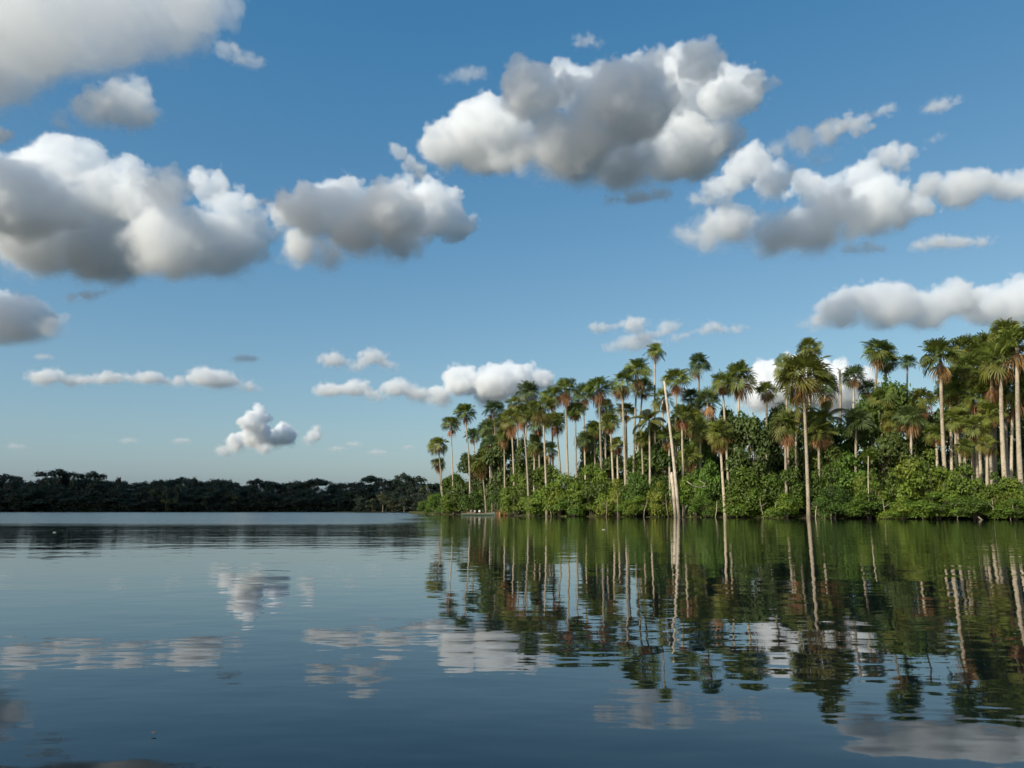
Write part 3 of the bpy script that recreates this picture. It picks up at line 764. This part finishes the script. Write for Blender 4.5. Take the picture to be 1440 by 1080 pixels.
def bush(px, top, width, off, label, v=0, tree=False, deep=None, group=None):
    Y = shore(px) + off
    z0 = ground_z(off) - .1
    if off < 2.6: z0 = -0.05; Y -= 0.9 * math.sin(px * 1.7)
    base = Vector((gx(px, Y), Y, z0))
    Rm = 0.5 * width * Y / F
    Hm = at(px, top, Y).z - z0
    rnd = random.Random(int(px * 7 + top))
    root = empty('broadleaf_tree' if tree else 'shrub', base)
    tag(root, label, 'tree' if tree else 'bush', group or ('dark trees between the palms' if tree else 'bushes along the waterline'))
    c = mesh_obj('crown' if tree else 'foliage', (TREE if tree else BUSH)[v], root)
    c.scale = (Rm * 1.12, Rm * (deep or 1.0), Hm); c.rotation_euler = (0, 0, rnd.uniform(0, 6.28))
    if abs(c.scale[0] - c.scale[1]) > 0.01: c.rotation_euler = (0, 0, rnd.choice((0, PI)))
    s_ = mesh_obj('trunk' if tree else 'stems', (TSTEM if tree else BSTEM)[rnd.randrange(3)], root)
    s_.scale = (Rm, Rm, Hm); s_.rotation_euler = (0, 0, rnd.uniform(0, 6.28))
    return root

def understory():
    b = bush
    b(600,702,26,2,'lowest outlying bush where the palm point slips into the lake',0)
    b(619,690,38,3,'rounded sunny bush under the outermost leaning palm',0)
    b(643,682,44,4,'bush around the feet of the straight thin and tall slender palms',1)
    b(667,690,36,6,'dark bush directly behind the people in the boat',2)
    b(700,692,30,7,'dark hollow bush behind the pale post by the boat',5)
    b(726,667,44,3,'tall rounded bush just past the bow of the boat',1)
    b(754,690,40,1.5,'low bright bush between the two trunks that reach the water',3)
    b(787,660,62,4,'broad dense bush below the gap of open sky',0)
    b(832,655,66,4,'dense dome bush under the straight white trunk',1)
    b(806,690,50,1.5,'low waterline bush in front of the broad dense bushes',0)
    b(869,674,50,3,'olive bush under the lower brown skirted palm',3)
    b(900,660,56,5,'tall bush left of the leaning bare trunk',2)
    b(893,694,50,1.5,'low light green bush left of the broken pale stump',0)
    b(928,678,38,2,'yellowish bush touching the broken pale stump',3)
    b(978,660,48,4,'bush holding the curved white dead branch',0)
    b(1002,650,46,6,'taller bush behind the palm with round rusty skirt',1)
    b(992,694,44,1.5,'low bush between the leaning bare trunk and the rusty skirted palm',0)
    b(1053,668,74,3,'broad glossy bright green bush right of the rusty skirted palm',4)
    b(1045,702,44,1.2,'small bush at the water in front of the broad glossy bush',1)
    b(1108,655,56,6,'deep green bush behind the foot of the largest front palm',2)
    b(1106,694,52,1.5,'spreading olive bush left of the largest front palm trunk',3)
    b(1166,648,58,5,'shady bush right of the largest front palm trunk',2)
    b(1198,640,66,6,'big deep green bush under the wide spiky fan palm',1)
    b(1172,690,54,1.5,'low dark waterline bush beyond the largest front palm trunk',5)
    b(1228,658,48,4,'bush around the little bright feather leaved palm',0)
    b(1222,696,60,1.2,'low leafy waterline bush under the feather leaved palm',1)
    b(1284,644,70,5,'big leafy bush beneath the black hollow in the trees',2)
    b(1314,630,92,4,'largest rounded sunlit bush on the bank',0)
    b(1272,700,56,1.2,'pale yellow green low bush at the waterline',3)
    b(1320,692,70,1.5,'low bush at the foot of the largest rounded bush',1)
    b(1360,654,60,4,'bush in front of the heap of dead fronds',1)
    b(1372,696,62,1.3,'dark low bush above the fallen white log',2)
    b(1402,664,60,4,'bush under the thick trunked shaggy palm',0)
    b(1434,674,64,3,'bush under the topmost palm at the picture edge',3)
    b(1428,702,56,1.2,'low waterline bush at the picture edge',1)
    b(1472,656,64,4,'bush cut by the picture edge',2)
    t = lambda *a, **k: bush(*a, tree=True, **k)
    t(640,668,40,9,'small dark tree behind the bushes of the point',2)
    t(664,640,44,13,'dark tree filling the space behind the tall slender palm',0)
    t(706,616,58,15,'black green tree behind the two dusky palms and the boat',3)
    t(738,620,40,19,'dark tree behind the low green palm past the boat',1)
    t(770,655,46,11,'low dark tree under the gap of open sky',2)
    t(829,598,34,22,'dark tree closing the gap of open sky',0)
    t(860,640,46,15,'dark tree behind the straight and leaning white trunks',3)
    t(906,636,50,13,'dark tree below the arching yellow feather palm',2)
    t(940,628,56,11,'deep green tree behind the leaning bare trunk',0)
    t(985,618,60,13,'deep green tree behind the low brownish palm',2)
    t(1066,586,74,5,'big black green tree with drooping layers below the bright cloud gap',3)
    t(1010,590,46,19,'dark tree behind the short palm with rusty skirt',1)
    t(1092,574,58,17,'dark tree behind the palm crown peering out',0)
    t(1160,578,56,15,'dark tree beside the trunk of the largest front palm',3)
    t(1186,600,60,19,'dark tree under the bare capped pole',1)
    t(1232,566,66,21,'dense tree under the free standing tall palm',2)
    t(1268,542,74,17,'tall leafy tree whose green top breaks the sky between palms',2)
    t(1308,566,56,19,'tree behind the pale stout trunk',0)
    t(1350,556,70,23,'dark tree at the back of the tallest grove',3)
    t(1402,580,64,21,'dark tree between thick trunks of the tallest grove',1)
    t(1446,560,80,23,'dark tree behind the topmost palm at the picture edge',0)
    t(1250,612,64,8,'dark tree with the black hollow below its crown',3)
    t(1182,628,60,9,'shaded tree behind the big deep green bush',0)
    t(690,596,44,23,'dark tree far back behind the dusky palms',1)
    t(756,628,40,20,'dark tree far back by the sky gap',3)
    t(850,606,44,24,'dark tree far back behind the straight white trunk',1)
    t(922,600,52,23,'dark tree far back under the lone high palm',2)
    t(965,590,56,22,'dark tree far back below the broad palm crown',3)
    t(1036,578,46,22,'dark tree far back behind the big fan palm',0)
    t(1130,588,56,21,'dark tree far back behind the largest front palm',1)
    t(1300,604,52,15,'shaded tree behind the largest rounded sunlit bush',3)
understory()

# ------------------------------------------------------------------ far forest
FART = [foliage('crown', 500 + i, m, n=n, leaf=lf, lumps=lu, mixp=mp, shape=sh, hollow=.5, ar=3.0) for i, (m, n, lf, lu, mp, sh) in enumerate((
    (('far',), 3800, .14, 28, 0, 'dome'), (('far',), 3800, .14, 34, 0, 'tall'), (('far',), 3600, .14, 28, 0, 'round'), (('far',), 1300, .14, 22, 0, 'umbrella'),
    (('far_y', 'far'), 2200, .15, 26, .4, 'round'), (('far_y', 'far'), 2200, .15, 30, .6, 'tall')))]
FSTEM = [limbs('trunk', 600 + i, 'bark', n=6, r=.022, rt=.035, top=.85, spread=.55) for i in range(3)]
FPALE = limbs('trunk', 610, 'pale', n=6, r=.022, rt=.04, top=.85, spread=.5)
TOPS = [(-90,664),(-40,666),(0,664),(20,662),(42,669),(60,661),(88,660),(107,664),(120,663),(155,669),(187,672),(213,667),(244,669),(271,668),(289,667),(320,667),(342,675),(366,669),(387,675),(413,670),(442,670),(464,674),(476,671),(498,667),(513,673),(527,667),(553,667),(564,667),(587,667),(615,673),(660,680)]
def far_top(px):
    for (a, b), (c, d) in zip(TOPS, TOPS[1:]):
        if px <= c: break
    return b + (d - b) * (px - a) / (c - a)

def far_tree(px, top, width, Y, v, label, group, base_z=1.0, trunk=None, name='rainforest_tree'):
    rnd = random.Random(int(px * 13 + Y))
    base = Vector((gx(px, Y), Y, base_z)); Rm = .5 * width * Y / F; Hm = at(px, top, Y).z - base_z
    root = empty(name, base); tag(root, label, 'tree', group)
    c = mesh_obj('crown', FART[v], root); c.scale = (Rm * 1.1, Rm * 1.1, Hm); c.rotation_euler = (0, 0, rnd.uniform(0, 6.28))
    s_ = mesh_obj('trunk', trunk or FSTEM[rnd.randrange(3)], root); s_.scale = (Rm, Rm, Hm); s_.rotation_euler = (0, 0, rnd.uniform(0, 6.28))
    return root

def far_forest():
    rnd = random.Random(77)
    G = 'shaded trees of the far shore'
    x = -75
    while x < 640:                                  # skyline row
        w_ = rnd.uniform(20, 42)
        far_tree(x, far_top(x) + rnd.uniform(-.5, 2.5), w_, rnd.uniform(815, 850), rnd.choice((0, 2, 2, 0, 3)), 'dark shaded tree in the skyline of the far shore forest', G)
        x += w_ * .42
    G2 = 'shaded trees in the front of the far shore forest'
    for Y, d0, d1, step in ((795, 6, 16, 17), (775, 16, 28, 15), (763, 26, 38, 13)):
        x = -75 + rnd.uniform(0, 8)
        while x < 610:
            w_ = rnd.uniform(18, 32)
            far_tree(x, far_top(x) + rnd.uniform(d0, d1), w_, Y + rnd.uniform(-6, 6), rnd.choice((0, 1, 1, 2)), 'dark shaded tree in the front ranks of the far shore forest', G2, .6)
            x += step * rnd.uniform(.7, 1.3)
    far_tree(74, 659, 46, 806, 3, 'widest flat topped crown on the skyline of the far forest', G)
    far_tree(124, 662, 32, 806, 3, 'second flat topped crown on the far skyline, by the widest one', G)
    far_tree(163, 664, 9, 806, 2, 'tiny knob crowned tree sticking out of the far skyline between flat crowns', G)
    far_tree(271, 664, 8, 806, 2, 'slim knob crowned tree sticking out of the far skyline under the small cumulus', G)
    far_tree(565, 664, 20, 806, 3, 'thin umbrella tree on the far skyline close to the palm point', G)
    G3 = 'paler trees in the far forest'
    far_tree(216, 677, 16, 758, 4, 'tan crowned tree in the dark far forest', G3)
    far_tree(233, 683, 15, 756, 5, 'olive crowned tree next to the tan one in the far forest', G3)
    far_tree(248, 680, 12, 757, 5, 'yellow green crowned tree next to the olive one in the far forest', G3)
    far_tree(331, 690, 14, 757, 4, 'dull brown crowned tree low in the middle of the far forest', G3)
    for i, (x, t_, w_, v, lb, pl) in enumerate(((505, 696, 18, 1, 'dusky tree at the edge of sunlight on the far shore', 0), (523, 701, 18, 5, 'low olive tree in the half lit end of the far shore', 0), (538, 686, 17, 4, 'half lit tree with pale stem on the far shore', 1),
            (552, 699, 18, 5, 'green half lit tree beside the pale stemmed one', 0), (568, 694, 16, 4, 'half lit tree with a white bare trunk at the far waterline', 1), (583, 688, 20, 1, 'dim green tree just left of the palm point', 0), (596, 682, 22, 5, 'sunlit far tree peeping behind the palm point bush', 0))):
        far_tree(x, t_, w_, 520 - i * 8, v, lb, 'half lit trees towards the palm point', .5, FPALE if pl else None)
far_forest()

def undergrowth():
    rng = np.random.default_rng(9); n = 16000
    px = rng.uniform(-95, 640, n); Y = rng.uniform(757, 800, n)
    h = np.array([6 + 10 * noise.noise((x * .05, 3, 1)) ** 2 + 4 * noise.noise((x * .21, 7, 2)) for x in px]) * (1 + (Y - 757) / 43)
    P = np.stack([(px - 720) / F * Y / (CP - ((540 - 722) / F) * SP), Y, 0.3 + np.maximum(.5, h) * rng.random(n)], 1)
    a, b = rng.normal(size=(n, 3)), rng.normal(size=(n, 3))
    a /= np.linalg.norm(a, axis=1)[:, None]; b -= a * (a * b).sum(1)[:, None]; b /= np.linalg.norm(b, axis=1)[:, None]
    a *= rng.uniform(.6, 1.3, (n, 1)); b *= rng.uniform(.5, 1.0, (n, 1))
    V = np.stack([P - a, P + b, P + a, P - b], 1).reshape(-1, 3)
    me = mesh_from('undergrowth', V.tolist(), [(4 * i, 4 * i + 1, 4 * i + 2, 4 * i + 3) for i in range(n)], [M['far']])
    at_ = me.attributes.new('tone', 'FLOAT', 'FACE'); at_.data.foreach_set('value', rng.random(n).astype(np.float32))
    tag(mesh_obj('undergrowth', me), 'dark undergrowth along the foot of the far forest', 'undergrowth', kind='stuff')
undergrowth()

def grove_undergrowth():
    rng = np.random.default_rng(19); n = 26000
    V = []
    px = rng.uniform(604, 1560, n); off = rng.uniform(7, 26, n); u = rng.random(n)
    a, b = rng.normal(size=(n, 3)), rng.normal(size=(n, 3))
    a /= np.linalg.norm(a, axis=1)[:, None]; b -= a * (a * b).sum(1)[:, None]; b /= np.linalg.norm(b, axis=1)[:, None]
    a *= rng.uniform(.3, .6, (n, 1)); b *= rng.uniform(.18, .32, (n, 1))
    P = np.empty((n, 3))
    for i in range(n):
        Y = shore(px[i]) + off[i]
        hh = 3.2 + 3.0 * noise.noise((px[i] * .03, off[i] * .1, 4)) + 1.6 * noise.noise((px[i] * .11, off[i] * .3, 9))
        P[i] = (gx(px[i], Y), Y, .3 + max(.4, hh) * u[i])
    V = np.stack([P - a, P + b, P + a, P - b], 1).reshape(-1, 3)
    me = mesh_from('undergrowth', V.tolist(), [(4 * i, 4 * i + 1, 4 * i + 2, 4 * i + 3) for i in range(n)], [M['tree']])
    at_ = me.attributes.new('tone', 'FLOAT', 'FACE'); at_.data.foreach_set('value', rng.random(n).astype(np.float32))
    tag(mesh_obj('undergrowth', me), 'dark leafy undergrowth between the trunks of the palm grove', 'undergrowth', kind='stuff')
grove_undergrowth()

def bare_stems():
    rnd = random.Random(5)
    for px, off, top, lean in ((708, 1.5, 704, 4), (776, 1.0, 706, -3), (852, .6, 701, 3), (869, 1.2, 690, -2), (905, .9, 700, 5), (940, 1.0, 695, -4), (1005, .8, 703, 3), (1074, .7, 698, -5), (1090, .8, 705, 2), (1146, .6, 702, 2), (1160, .9, 696, -3), (1168, 1.2, 706, 4), (1245, .8, 700, -4), (1267, .9, 707, 3), (1298, .5, 704, -6), (1345, .7, 703, 5), (1398, .8, 700, -3), (1420, .6, 708, 4)):
        Y = shore(px) + off - .9
        b = Vector((gx(px, Y), Y, -.3)); t = at(px + lean, top, Y + .4) - b
        root = empty('drowned_sapling', b); tag(root, 'thin pale bare stem standing in the water among the waterline bushes', 'dead stem', 'thin bare stems along the waterline')
        V, Fc = [], []
        tube(V, Fc, [t * 0, t * .4 + Vector((rnd.uniform(-.12, .12), 0, 0)), t * .75 + Vector((rnd.uniform(-.15, .15), 0, 0)), t], [.06, .05, .038, .02], 5)
        mesh_obj('main_stem', mesh_from('main_stem', V, Fc, [M['trunk']], True), root)
        V, Fc = [], []
        p = t * .6; e = p + Vector((rnd.choice((-1, 1)) * rnd.uniform(.4, .9), rnd.uniform(-.2, .3), rnd.uniform(.2, .7)))
        tube(V, Fc, [p, (p + e) / 2 + Vector((0, 0, -.06)), e], [.035, .028, .012], 5)
        mesh_obj('side_branch', mesh_from('side_branch', V, Fc, [M['trunk']], True), root)
bare_stems()

# ------------------------------------------------------------------ land
def soil(name, a, c, sc):
    m, N, L = nodes_of(name)
    b = N['Principled BSDF']; b.inputs['Roughness'].default_value = .95; b.inputs['Specular IOR Level'].default_value = .1
    n = N.new('ShaderNodeTexNoise'); n.inputs['Scale'].default_value = sc; n.inputs['Detail'].default_value = 6
    tc = N.new('ShaderNodeTexCoord'); L.new(tc.outputs['Object'], n.inputs['Vector'])
    r = N.new('ShaderNodeValToRGB'); r.color_ramp.elements[0].color = (*a, 1); r.color_ramp.elements[1].color = (*c, 1)
    r.color_ramp.elements[0].position = .35; r.color_ramp.elements[1].position = .65
    L.new(n.outputs[0], r.inputs[0]); L.new(r.outputs[0], b.inputs['Base Color'])
    return m

def land():
    mud = soil('bank_soil', (.030, .024, .014), (.060, .070, .022), .6)
    pts = [(px, shore(px)) for px in range(575, 1561, 12)]
    offs = (0.5, 2.2, 3.0, 4.5, 7.0, 13.0, 30.0, 48.0, 52.0)
    zs = (-.5, -.02, .16, .25, .42, .8, .9, .6, -.6)
    V, Fc = [], []
    for px, D in pts:
        ed = min(1.0, (px - 575) / 60.0)
        for o, z in zip(offs, zs):
            Y = D + .4 * math.sin(px * .11) + o * (ed if o > 0 else 1) + (0.5 * math.sin(px * .31))
            V.append((gx(px, Y), Y, z + (noise.noise((px * .2, o, 0)) * .08 if 2.5 < o < 48 else 0)))
    n = len(offs)
    for i in range(len(pts) - 1):
        for k in range(n - 1):
            Fc.append((i * n + k, i * n + k + 1, (i + 1) * n + k + 1, (i + 1) * n + k))
    tag(mesh_obj('ground', mesh_from('ground', V, Fc, [mud], True)), 'low muddy bank under the palm grove', 'bank', kind='structure')
    fs = soil('forest_soil', (.012, .014, .008), (.03, .034, .016), .05)
    V, Fc = [], []
    xs = np.linspace(-9000, 9000, 61)
    prof = ((752, -.6), (756, .2), (762, .6), (900, 2.5), (2500, 6), (14500, 8))
    for x in xs:
        for y, z in prof: V.append((x, y + (3 * math.sin(x * .02) if y < 800 else 0), z))
    n = len(prof)
    for i in range(len(xs) - 1):
        for k in range(n - 1): Fc.append((i * n + k, i * n + k + 1, (i + 1) * n + k + 1, (i + 1) * n + k))
    tag(mesh_obj('terrain', mesh_from('terrain', V, Fc, [fs], True)), 'dark forest floor of the far shore', 'far shore', kind='structure')
    # spur of the far shore that the half lit trees stand on
    V, Fc = [], []
    for i, px in enumerate(range(470, 640, 10)):
        for o, z in ((-2, -.5), (0, .1), (4, .5), (40, .6), (46, -.6)):
            Y = 515 - (px - 500) * .35 + o; V.append((gx(px, Y), Y, z))
    for i in range(16):
        for k in range(4): Fc.append((i * 5 + k, i * 5 + k + 1, (i + 1) * 5 + k + 1, (i + 1) * 5 + k))
    tag(mesh_obj('land', mesh_from('land', V, Fc, [fs], True)), 'low spur of shore behind the palm point', 'shore', kind='structure')
land()

# unseen cloud behind the viewer, added to throw shade on the far forest
added_shade_cloud('heavy added unseen cloud over the shoulder of the viewer to shade the far forest', Vector((-330, 770, 15)) + SUN_DIR * 1700,
    [(Vector(p_), r, 1.35) for p_, r in (((-260, 10, 0), 105), ((-150, -20, 10), 120), ((-40, 15, 0), 120), ((60, 0, 5), 95), ((-330, 0, 0), 90), ((-100, 40, 35), 80), ((0, -40, 25), 70))], 2.2, 16.0, 90, .5)
# ------------------------------------------------------------------ boat, passengers, driftwood
def plain(name, col, rough=.6, var=.25, sc=6.0):
    m, N, L = nodes_of(name)
    b = N['Principled BSDF']; b.inputs['Roughness'].default_value = rough; b.inputs['Specular IOR Level'].default_value = .3
    tc = N.new('ShaderNodeTexCoord'); n = N.new('ShaderNodeTexNoise'); n.inputs['Scale'].default_value = sc; n.inputs['Detail'].default_value = 4
    L.new(tc.outputs['Object'], n.inputs['Vector'])
    mx = N.new('ShaderNodeMix'); mx.data_type = 'RGBA'
    mx.inputs['A'].default_value = (*[c * (1 - var) for c in col], 1); mx.inputs['B'].default_value = (*[min(1, c * (1 + var)) for c in col], 1)
    L.new(n.outputs[0], mx.inputs['Factor']); L.new(mx.outputs['Result'], b.inputs['Base Color'])
    return m

SKIN, SKIN2 = plain('skin', (.30, .17, .11), .5, .1), plain('skin_tan', (.22, .12, .075), .5, .1)
HAIR = plain('hair', (.018, .013, .010), .5, .2)
EYE = plain('eye', (.05, .04, .035), .2, .1)
WHITE, NAVY, TROUS = plain('white_cotton', (.78, .78, .76), .9, .05), plain('dark_cotton', (.03, .035, .05), .9, .2), plain('khaki_cotton', (.20, .17, .12), .9, .2)

def skinned(name, chain, mat, root_i=0, parent=None, sub=1):
    """chain: list of (point, radius, index of the vertex it grows from)"""
    me = bpy.data.meshes.new(name)
    me.from_pydata([c[0] for c in chain], [(i, c[2]) for i, c in enumerate(chain) if c[2] is not None], [])
    me.materials.append(mat)
    o = mesh_obj(name, me, parent)
    o.modifiers.new('skin', 'SKIN').use_smooth_shade = True
    if not me.skin_vertices: me.attributes.new('skin', 'FLOAT', 'POINT')
    for i, c in enumerate(chain):
        sv = me.skin_vertices[0].data[i]; sv.radius = (c[1], c[1]); sv.use_root = (i == root_i)
    m = o.modifiers.new('sub', 'SUBSURF'); m.levels = m.render_levels = sub
    return o

def person(loc, face, label, shirt, skin, lean=0.0, hat=None, group='passengers sitting in the boat'):
    root = empty('person', loc, face); tag(root, label, 'person', group)
    L = lean
    ch = [((0, 0, 0), .13, None), ((L * .4, 0, .22), .135, 0), ((L * .8, 0, .42), .15, 1), ((L, 0, .52), .06, 2), ((L + .02, 0, .60), .055, 3), ((L + .03, 0, .69), .098, 4), ((L + .02, 0, .78), .085, 5), ((L + .135, 0, .70), .018, 5)]
    for sg in (-1, 1):
        ch.append(((L + .02, sg * .105, .70), .02, 5))                                     # ear
        k = len(ch)
        ch += [((.10, sg * .10, -.01), .095, 0), ((.42, sg * .13, .06), .065, k), ((.46, sg * .13, -.30), .045, k + 1), ((.58, sg * .14, -.36), .035, k + 2)]
        k = len(ch)
        ch += [((L * .85, sg * .20, .42), .062, 2), ((L * .6 + .06, sg * .25, .18), .046, k), ((.33, sg * .17, .13), .032, k + 1), ((.40, sg * .155, .125), .034, k + 2)]
        h = len(ch) - 1
        for f, (dx, dy, ln) in enumerate(((.035, -.028, .055), (.045, -.01, .07), (.046, .008, .075), (.043, .025, .062), (.005, -.045 * sg, .03))):
            ch.append(((.40 + dx, sg * .155 + dy, .118), .010, h)); ch.append(((.40 + dx + ln * .6, sg * .155 + dy * 1.3, .085), .008, len(ch) - 1))
    skinned('body', ch, skin, 0, root)
    st = [((0, 0, .02), .155, None), ((L * .4, 0, .22), .16, 0), ((L * .8, 0, .41), .172, 1), ((L, 0, .49), .08, 2)]
    for sg in (-1, 1):
        k = len(st); st += [((L * .85, sg * .20, .42), .08, 2), ((L * .68 + .04, sg * .24, .27), .068, k)]
    skinned('shirt', st, shirt, 0, root)
    tr = [((0, 0, -.01), .15, None)]
    for sg in (-1, 1):
        k = len(tr); tr += [((.10, sg * .10, -.01), .112, 0), ((.42, sg * .13, .06), .082, k), ((.46, sg * .13, -.24), .062, k + 1)]
    skinned('trousers', tr, TROUS, 0, root)
    v0, f0 = ico(2)
    V = v0 * np.array((.112, .105, .098)) + np.array((L + .012, 0, .745))
    V[:, 2] = np.maximum(V[:, 2], .70 + np.where(V[:, 0] > L + .03, .055, -.03))
    mesh_obj('hair', mesh_from('hair', V.tolist(), f0, [HAIR], True), root)
    for sg in (-1, 1):
        mesh_obj('eye', mesh_from('eye', (v0 * .014 + np.array((L + .118, sg * .036, .715))).tolist(), f0, [EYE], True), root)
    if hat:
        n = 14; V, Fc = [], []
        for r, z in ((.19, .765), (.115, .775), (.108, .84), (.05, .87)):
            for k in range(n): V.append((L + .015 + r * math.cos(2 * PI * k / n), r * math.sin(2 * PI * k / n), z))
        for j in range(3):
            for k in range(n): Fc.append((j * n + k, j * n + (k + 1) % n, (j + 1) * n + (k + 1) % n, (j + 1) * n + k))
        Fc.append(tuple(3 * n + k for k in range(n)))
        mesh_obj('hat', mesh_from('hat', V, Fc, [hat], True), root)

def boat():
    Ds, Db = 177.5, 172.0
    s = Vector((gx(650, Ds), Ds, 0)); b = Vector((gx(697, Db), Db, 0))
    Ln = (b - s).length; ang = math.atan2(b.y - s.y, b.x - s.x)
    root = empty('boat', s, ang); tag(root, 'long low green wooden boat with seated people by the palm point', 'boat')
    hull_m, wood = plain('green_hull_paint', (.055, .085, .062), .5, .3, 2.5), plain('bench_wood', (.24, .17, .11), .7, .3)
    st = [(0, .42, .50), (.06, .52, .50), (.25, .66, .48), (.5, .68, .48), (.72, .58, .52), (.88, .34, .62), (.96, .14, .74), (1.0, .03, .84)]
    V, Fc = [], []
    for t, w_, h in st:
        for y, z in ((-1, 1), (-.93, .5), (-.7, 0), (-.3, -.3), (0, -.35), (.3, -.3), (.7, 0), (.93, .5), (1, 1)):
            V.append((t * Ln, y * w_, (h * z if z > 0 else .4 * z) + (.10 * max(0, t - .85) / .15 if z <= 0 else 0)))
        for y, z in ((.90, 1), (.8, .4), (.5, -.05), (0, -.18), (-.5, -.05), (-.8, .4), (-.90, 1)):
            V.append((t * Ln + (.03 if t < .5 else -.03), y * w_, (h * z if z > 0 else .4 * z) + (.12 * max(0, t - .85) / .15 if z <= 0 else 0)))
    n = 16
    for i in range(len(st) - 1):
        for k in range(n):
            k2 = (k + 1) % n; Fc.append((i * n + k, (i + 1) * n + k, (i + 1) * n + k2, i * n + k2))
    Fc.append(tuple(range(n))); Fc.append(tuple((len(st) - 1) * n + k for k in range(n))[::-1])
    mesh_obj('hull', mesh_from('hull', V, Fc, [hull_m], True), root)
    for sg in (-1, 1):
        V, Fc = [], []
        tube(V, Fc, [Vector((t * Ln, sg * w_, h + .02)) for t, w_, h in st], [.04] * len(st), 6)
        mesh_obj('gunwale', mesh_from('gunwale', V, Fc, [wood], True), root)
    for t, w_ in ((.14, .54), (.27, .64), (.40, .66), (.56, .64), (.74, .5)):
        x, y, z = t * Ln, w_ * .9, .47
        V = [(x + a * .13, c * y, z + d * .02) for d in (-1, 1) for a, c in ((-1, -1), (1, -1), (1, 1), (-1, 1))]
        mesh_obj('bench', mesh_from('bench', V, [(3, 2, 1, 0), (4, 5, 6, 7), (0, 1, 5, 4), (1, 2, 6, 5), (2, 3, 7, 6), (3, 0, 4, 7)], [wood]), root)
    # small outboard engine on the stern
    eng = plain('engine_cover', (.05, .045, .045), .35, .2)
    v0, f0 = ico(2)
    V = v0 * np.array((.20, .14, .20)) + np.array((-.14, 0, .72)); V[:, 2] = np.maximum(V[:, 2], .58)
    e = mesh_obj('outboard_motor', mesh_from('outboard_motor', V.tolist(), f0, [eng], True), root)
    V, Fc = [], []
    tube(V, Fc, [Vector((-.16, 0, .6)), Vector((-.18, 0, .2)), Vector((-.20, 0, -.3))], [.07, .05, .045], 6)
    mesh_obj('motor_leg', mesh_from('motor_leg', V, Fc, [eng], True), e)
    R = Matrix.Rotation(ang, 4, 'Z')
    P = lambda t, y, dz=0: s + R @ Vector((t * Ln, y, .62 + dz))
    STRAW = plain('straw', (.42, .32, .18), .9, .2)
    person(P(.145, .05), ang + .3, 'person in a dark shirt and straw hat sitting in the stern of the boat', plain('rust_cotton', (.16, .06, .04), .9, .2), SKIN2, .05, STRAW)
    person(P(.27, -.12), ang - .2, 'person in a white shirt leaning forward in the boat, rearmost of those in white', WHITE, SKIN, .20)
    person(P(.27, .24), ang + .1, 'person in a dark navy shirt seated beside the leaning person in white', NAVY, SKIN2, .03)
    person(P(.40, -.10), ang + PI - .3, 'person in a white shirt sitting upright in the middle of the boat', WHITE, SKIN, .02)
    person(P(.52, .10), ang - 1.1, 'foremost person in white in the boat, turned towards the lake', WHITE, SKIN2, .06)
boat()

def wood_piece(name, label, cat, pts, radii, mat='pale', part=None):
    root = empty(name, pts[0]); tag(root, label, cat)
    V, Fc = [], []
    tube(V, Fc, [p - pts[0] for p in pts], radii, 7)
    mesh_obj(part or 'wood', mesh_from(name, V, Fc, [M[mat]], True), root)
    return root
M['weathered'] = bark_mat('weathered_wood', (0.120, 0.095, 0.075), (0.300, 0.245, 0.190), 4.0, False)

D = shore(692) + 1.0
wood_piece('dead_stump', 'pale upright dead stump standing behind the bow of the boat', 'dead tree', [Vector((gx(692, D), D, -.1)), Vector((gx(692.2, D), D, 1.2)), at(691.3, 707, D)], [.17, .13, .09], mat='weathered', part='trunk')
D = shore(698) + 1.5
c = at(697.5, 713, D)
wood_piece('vine', 'pale looped dead vine beside the upright stump', 'vine', [c + Vector((.42 * math.cos(a), .12 * math.sin(a * 2), .72 * math.sin(a))) for a in np.linspace(1.2, -4.9, 15)], [.055] * 15, mat='weathered', part='stem')
D = shore(708) + .6
o = mesh_obj('fallen_frond', SKIRTS[4], loc=Vector((gx(706, D), D, 1.9))); o.scale = (.9, .9, .95)
tag(o, 'reddish brown dead frond hanging over the water past the looped vine', 'dead frond')
D = shore(984) + 1.0
wood_piece('dead_branch', 'curved white dead branch showing against the bushes', 'branch', [at(x, y, D + k * .2) for k, (x, y) in enumerate(((966, 677), (974, 683), (984, 685.5), (991.5, 684), (991, 680), (984, 676)))], [.07, .07, .06, .055, .045, .03])
D = shore(1379) - .6
wood_piece('fallen_log', 'short fallen white log poking out of the water below the bushes', 'log', [Vector((gx(1384, D), D, -.25)), Vector((gx(1379.5, D), D, .02)), Vector((gx(1374, D), D - .2, .34))], [.12, .10, .06])
def floater(px, py, size, label, name, col):
    Dd = CAM_H * F / (py - 718.5) * 0.998
    n = 9; V, Fc = [], []
    for i in range(n):
        t = i / (n - 1); w_ = size * .28 * math.sin(PI * min(1, t * .92 + .06))
        for k in (-1, 0, 1): V.append(((t - .5) * size, k * w_, .012 + abs(k) * size * .07 + size * .25 * (t - .4) ** 2))
    for i in range(n - 1):
        for k in range(2): Fc.append((i * 3 + k, i * 3 + 3 + k, i * 3 + 4 + k, i * 3 + 1 + k))
    o = mesh_obj(name, mesh_from(name, V, Fc, [col], True), loc=Vector((gx(px, Dd), Dd, 0)))
    m = o.modifiers.new('thick', 'SOLIDIFY'); m.thickness = size * .06
    tag(o, label, name.replace('_', ' '))
floater(848.5, 744, .16, 'tiny white feather floating on the green reflection of the grove', 'feather', WHITE)
floater(79, 748, .14, 'tiny white feather floating on the dark reflection of the far forest', 'feather', WHITE)
floater(237, 1013, .022, 'small dry leaf floating on the near blue water', 'floating_leaf', M['dead'])
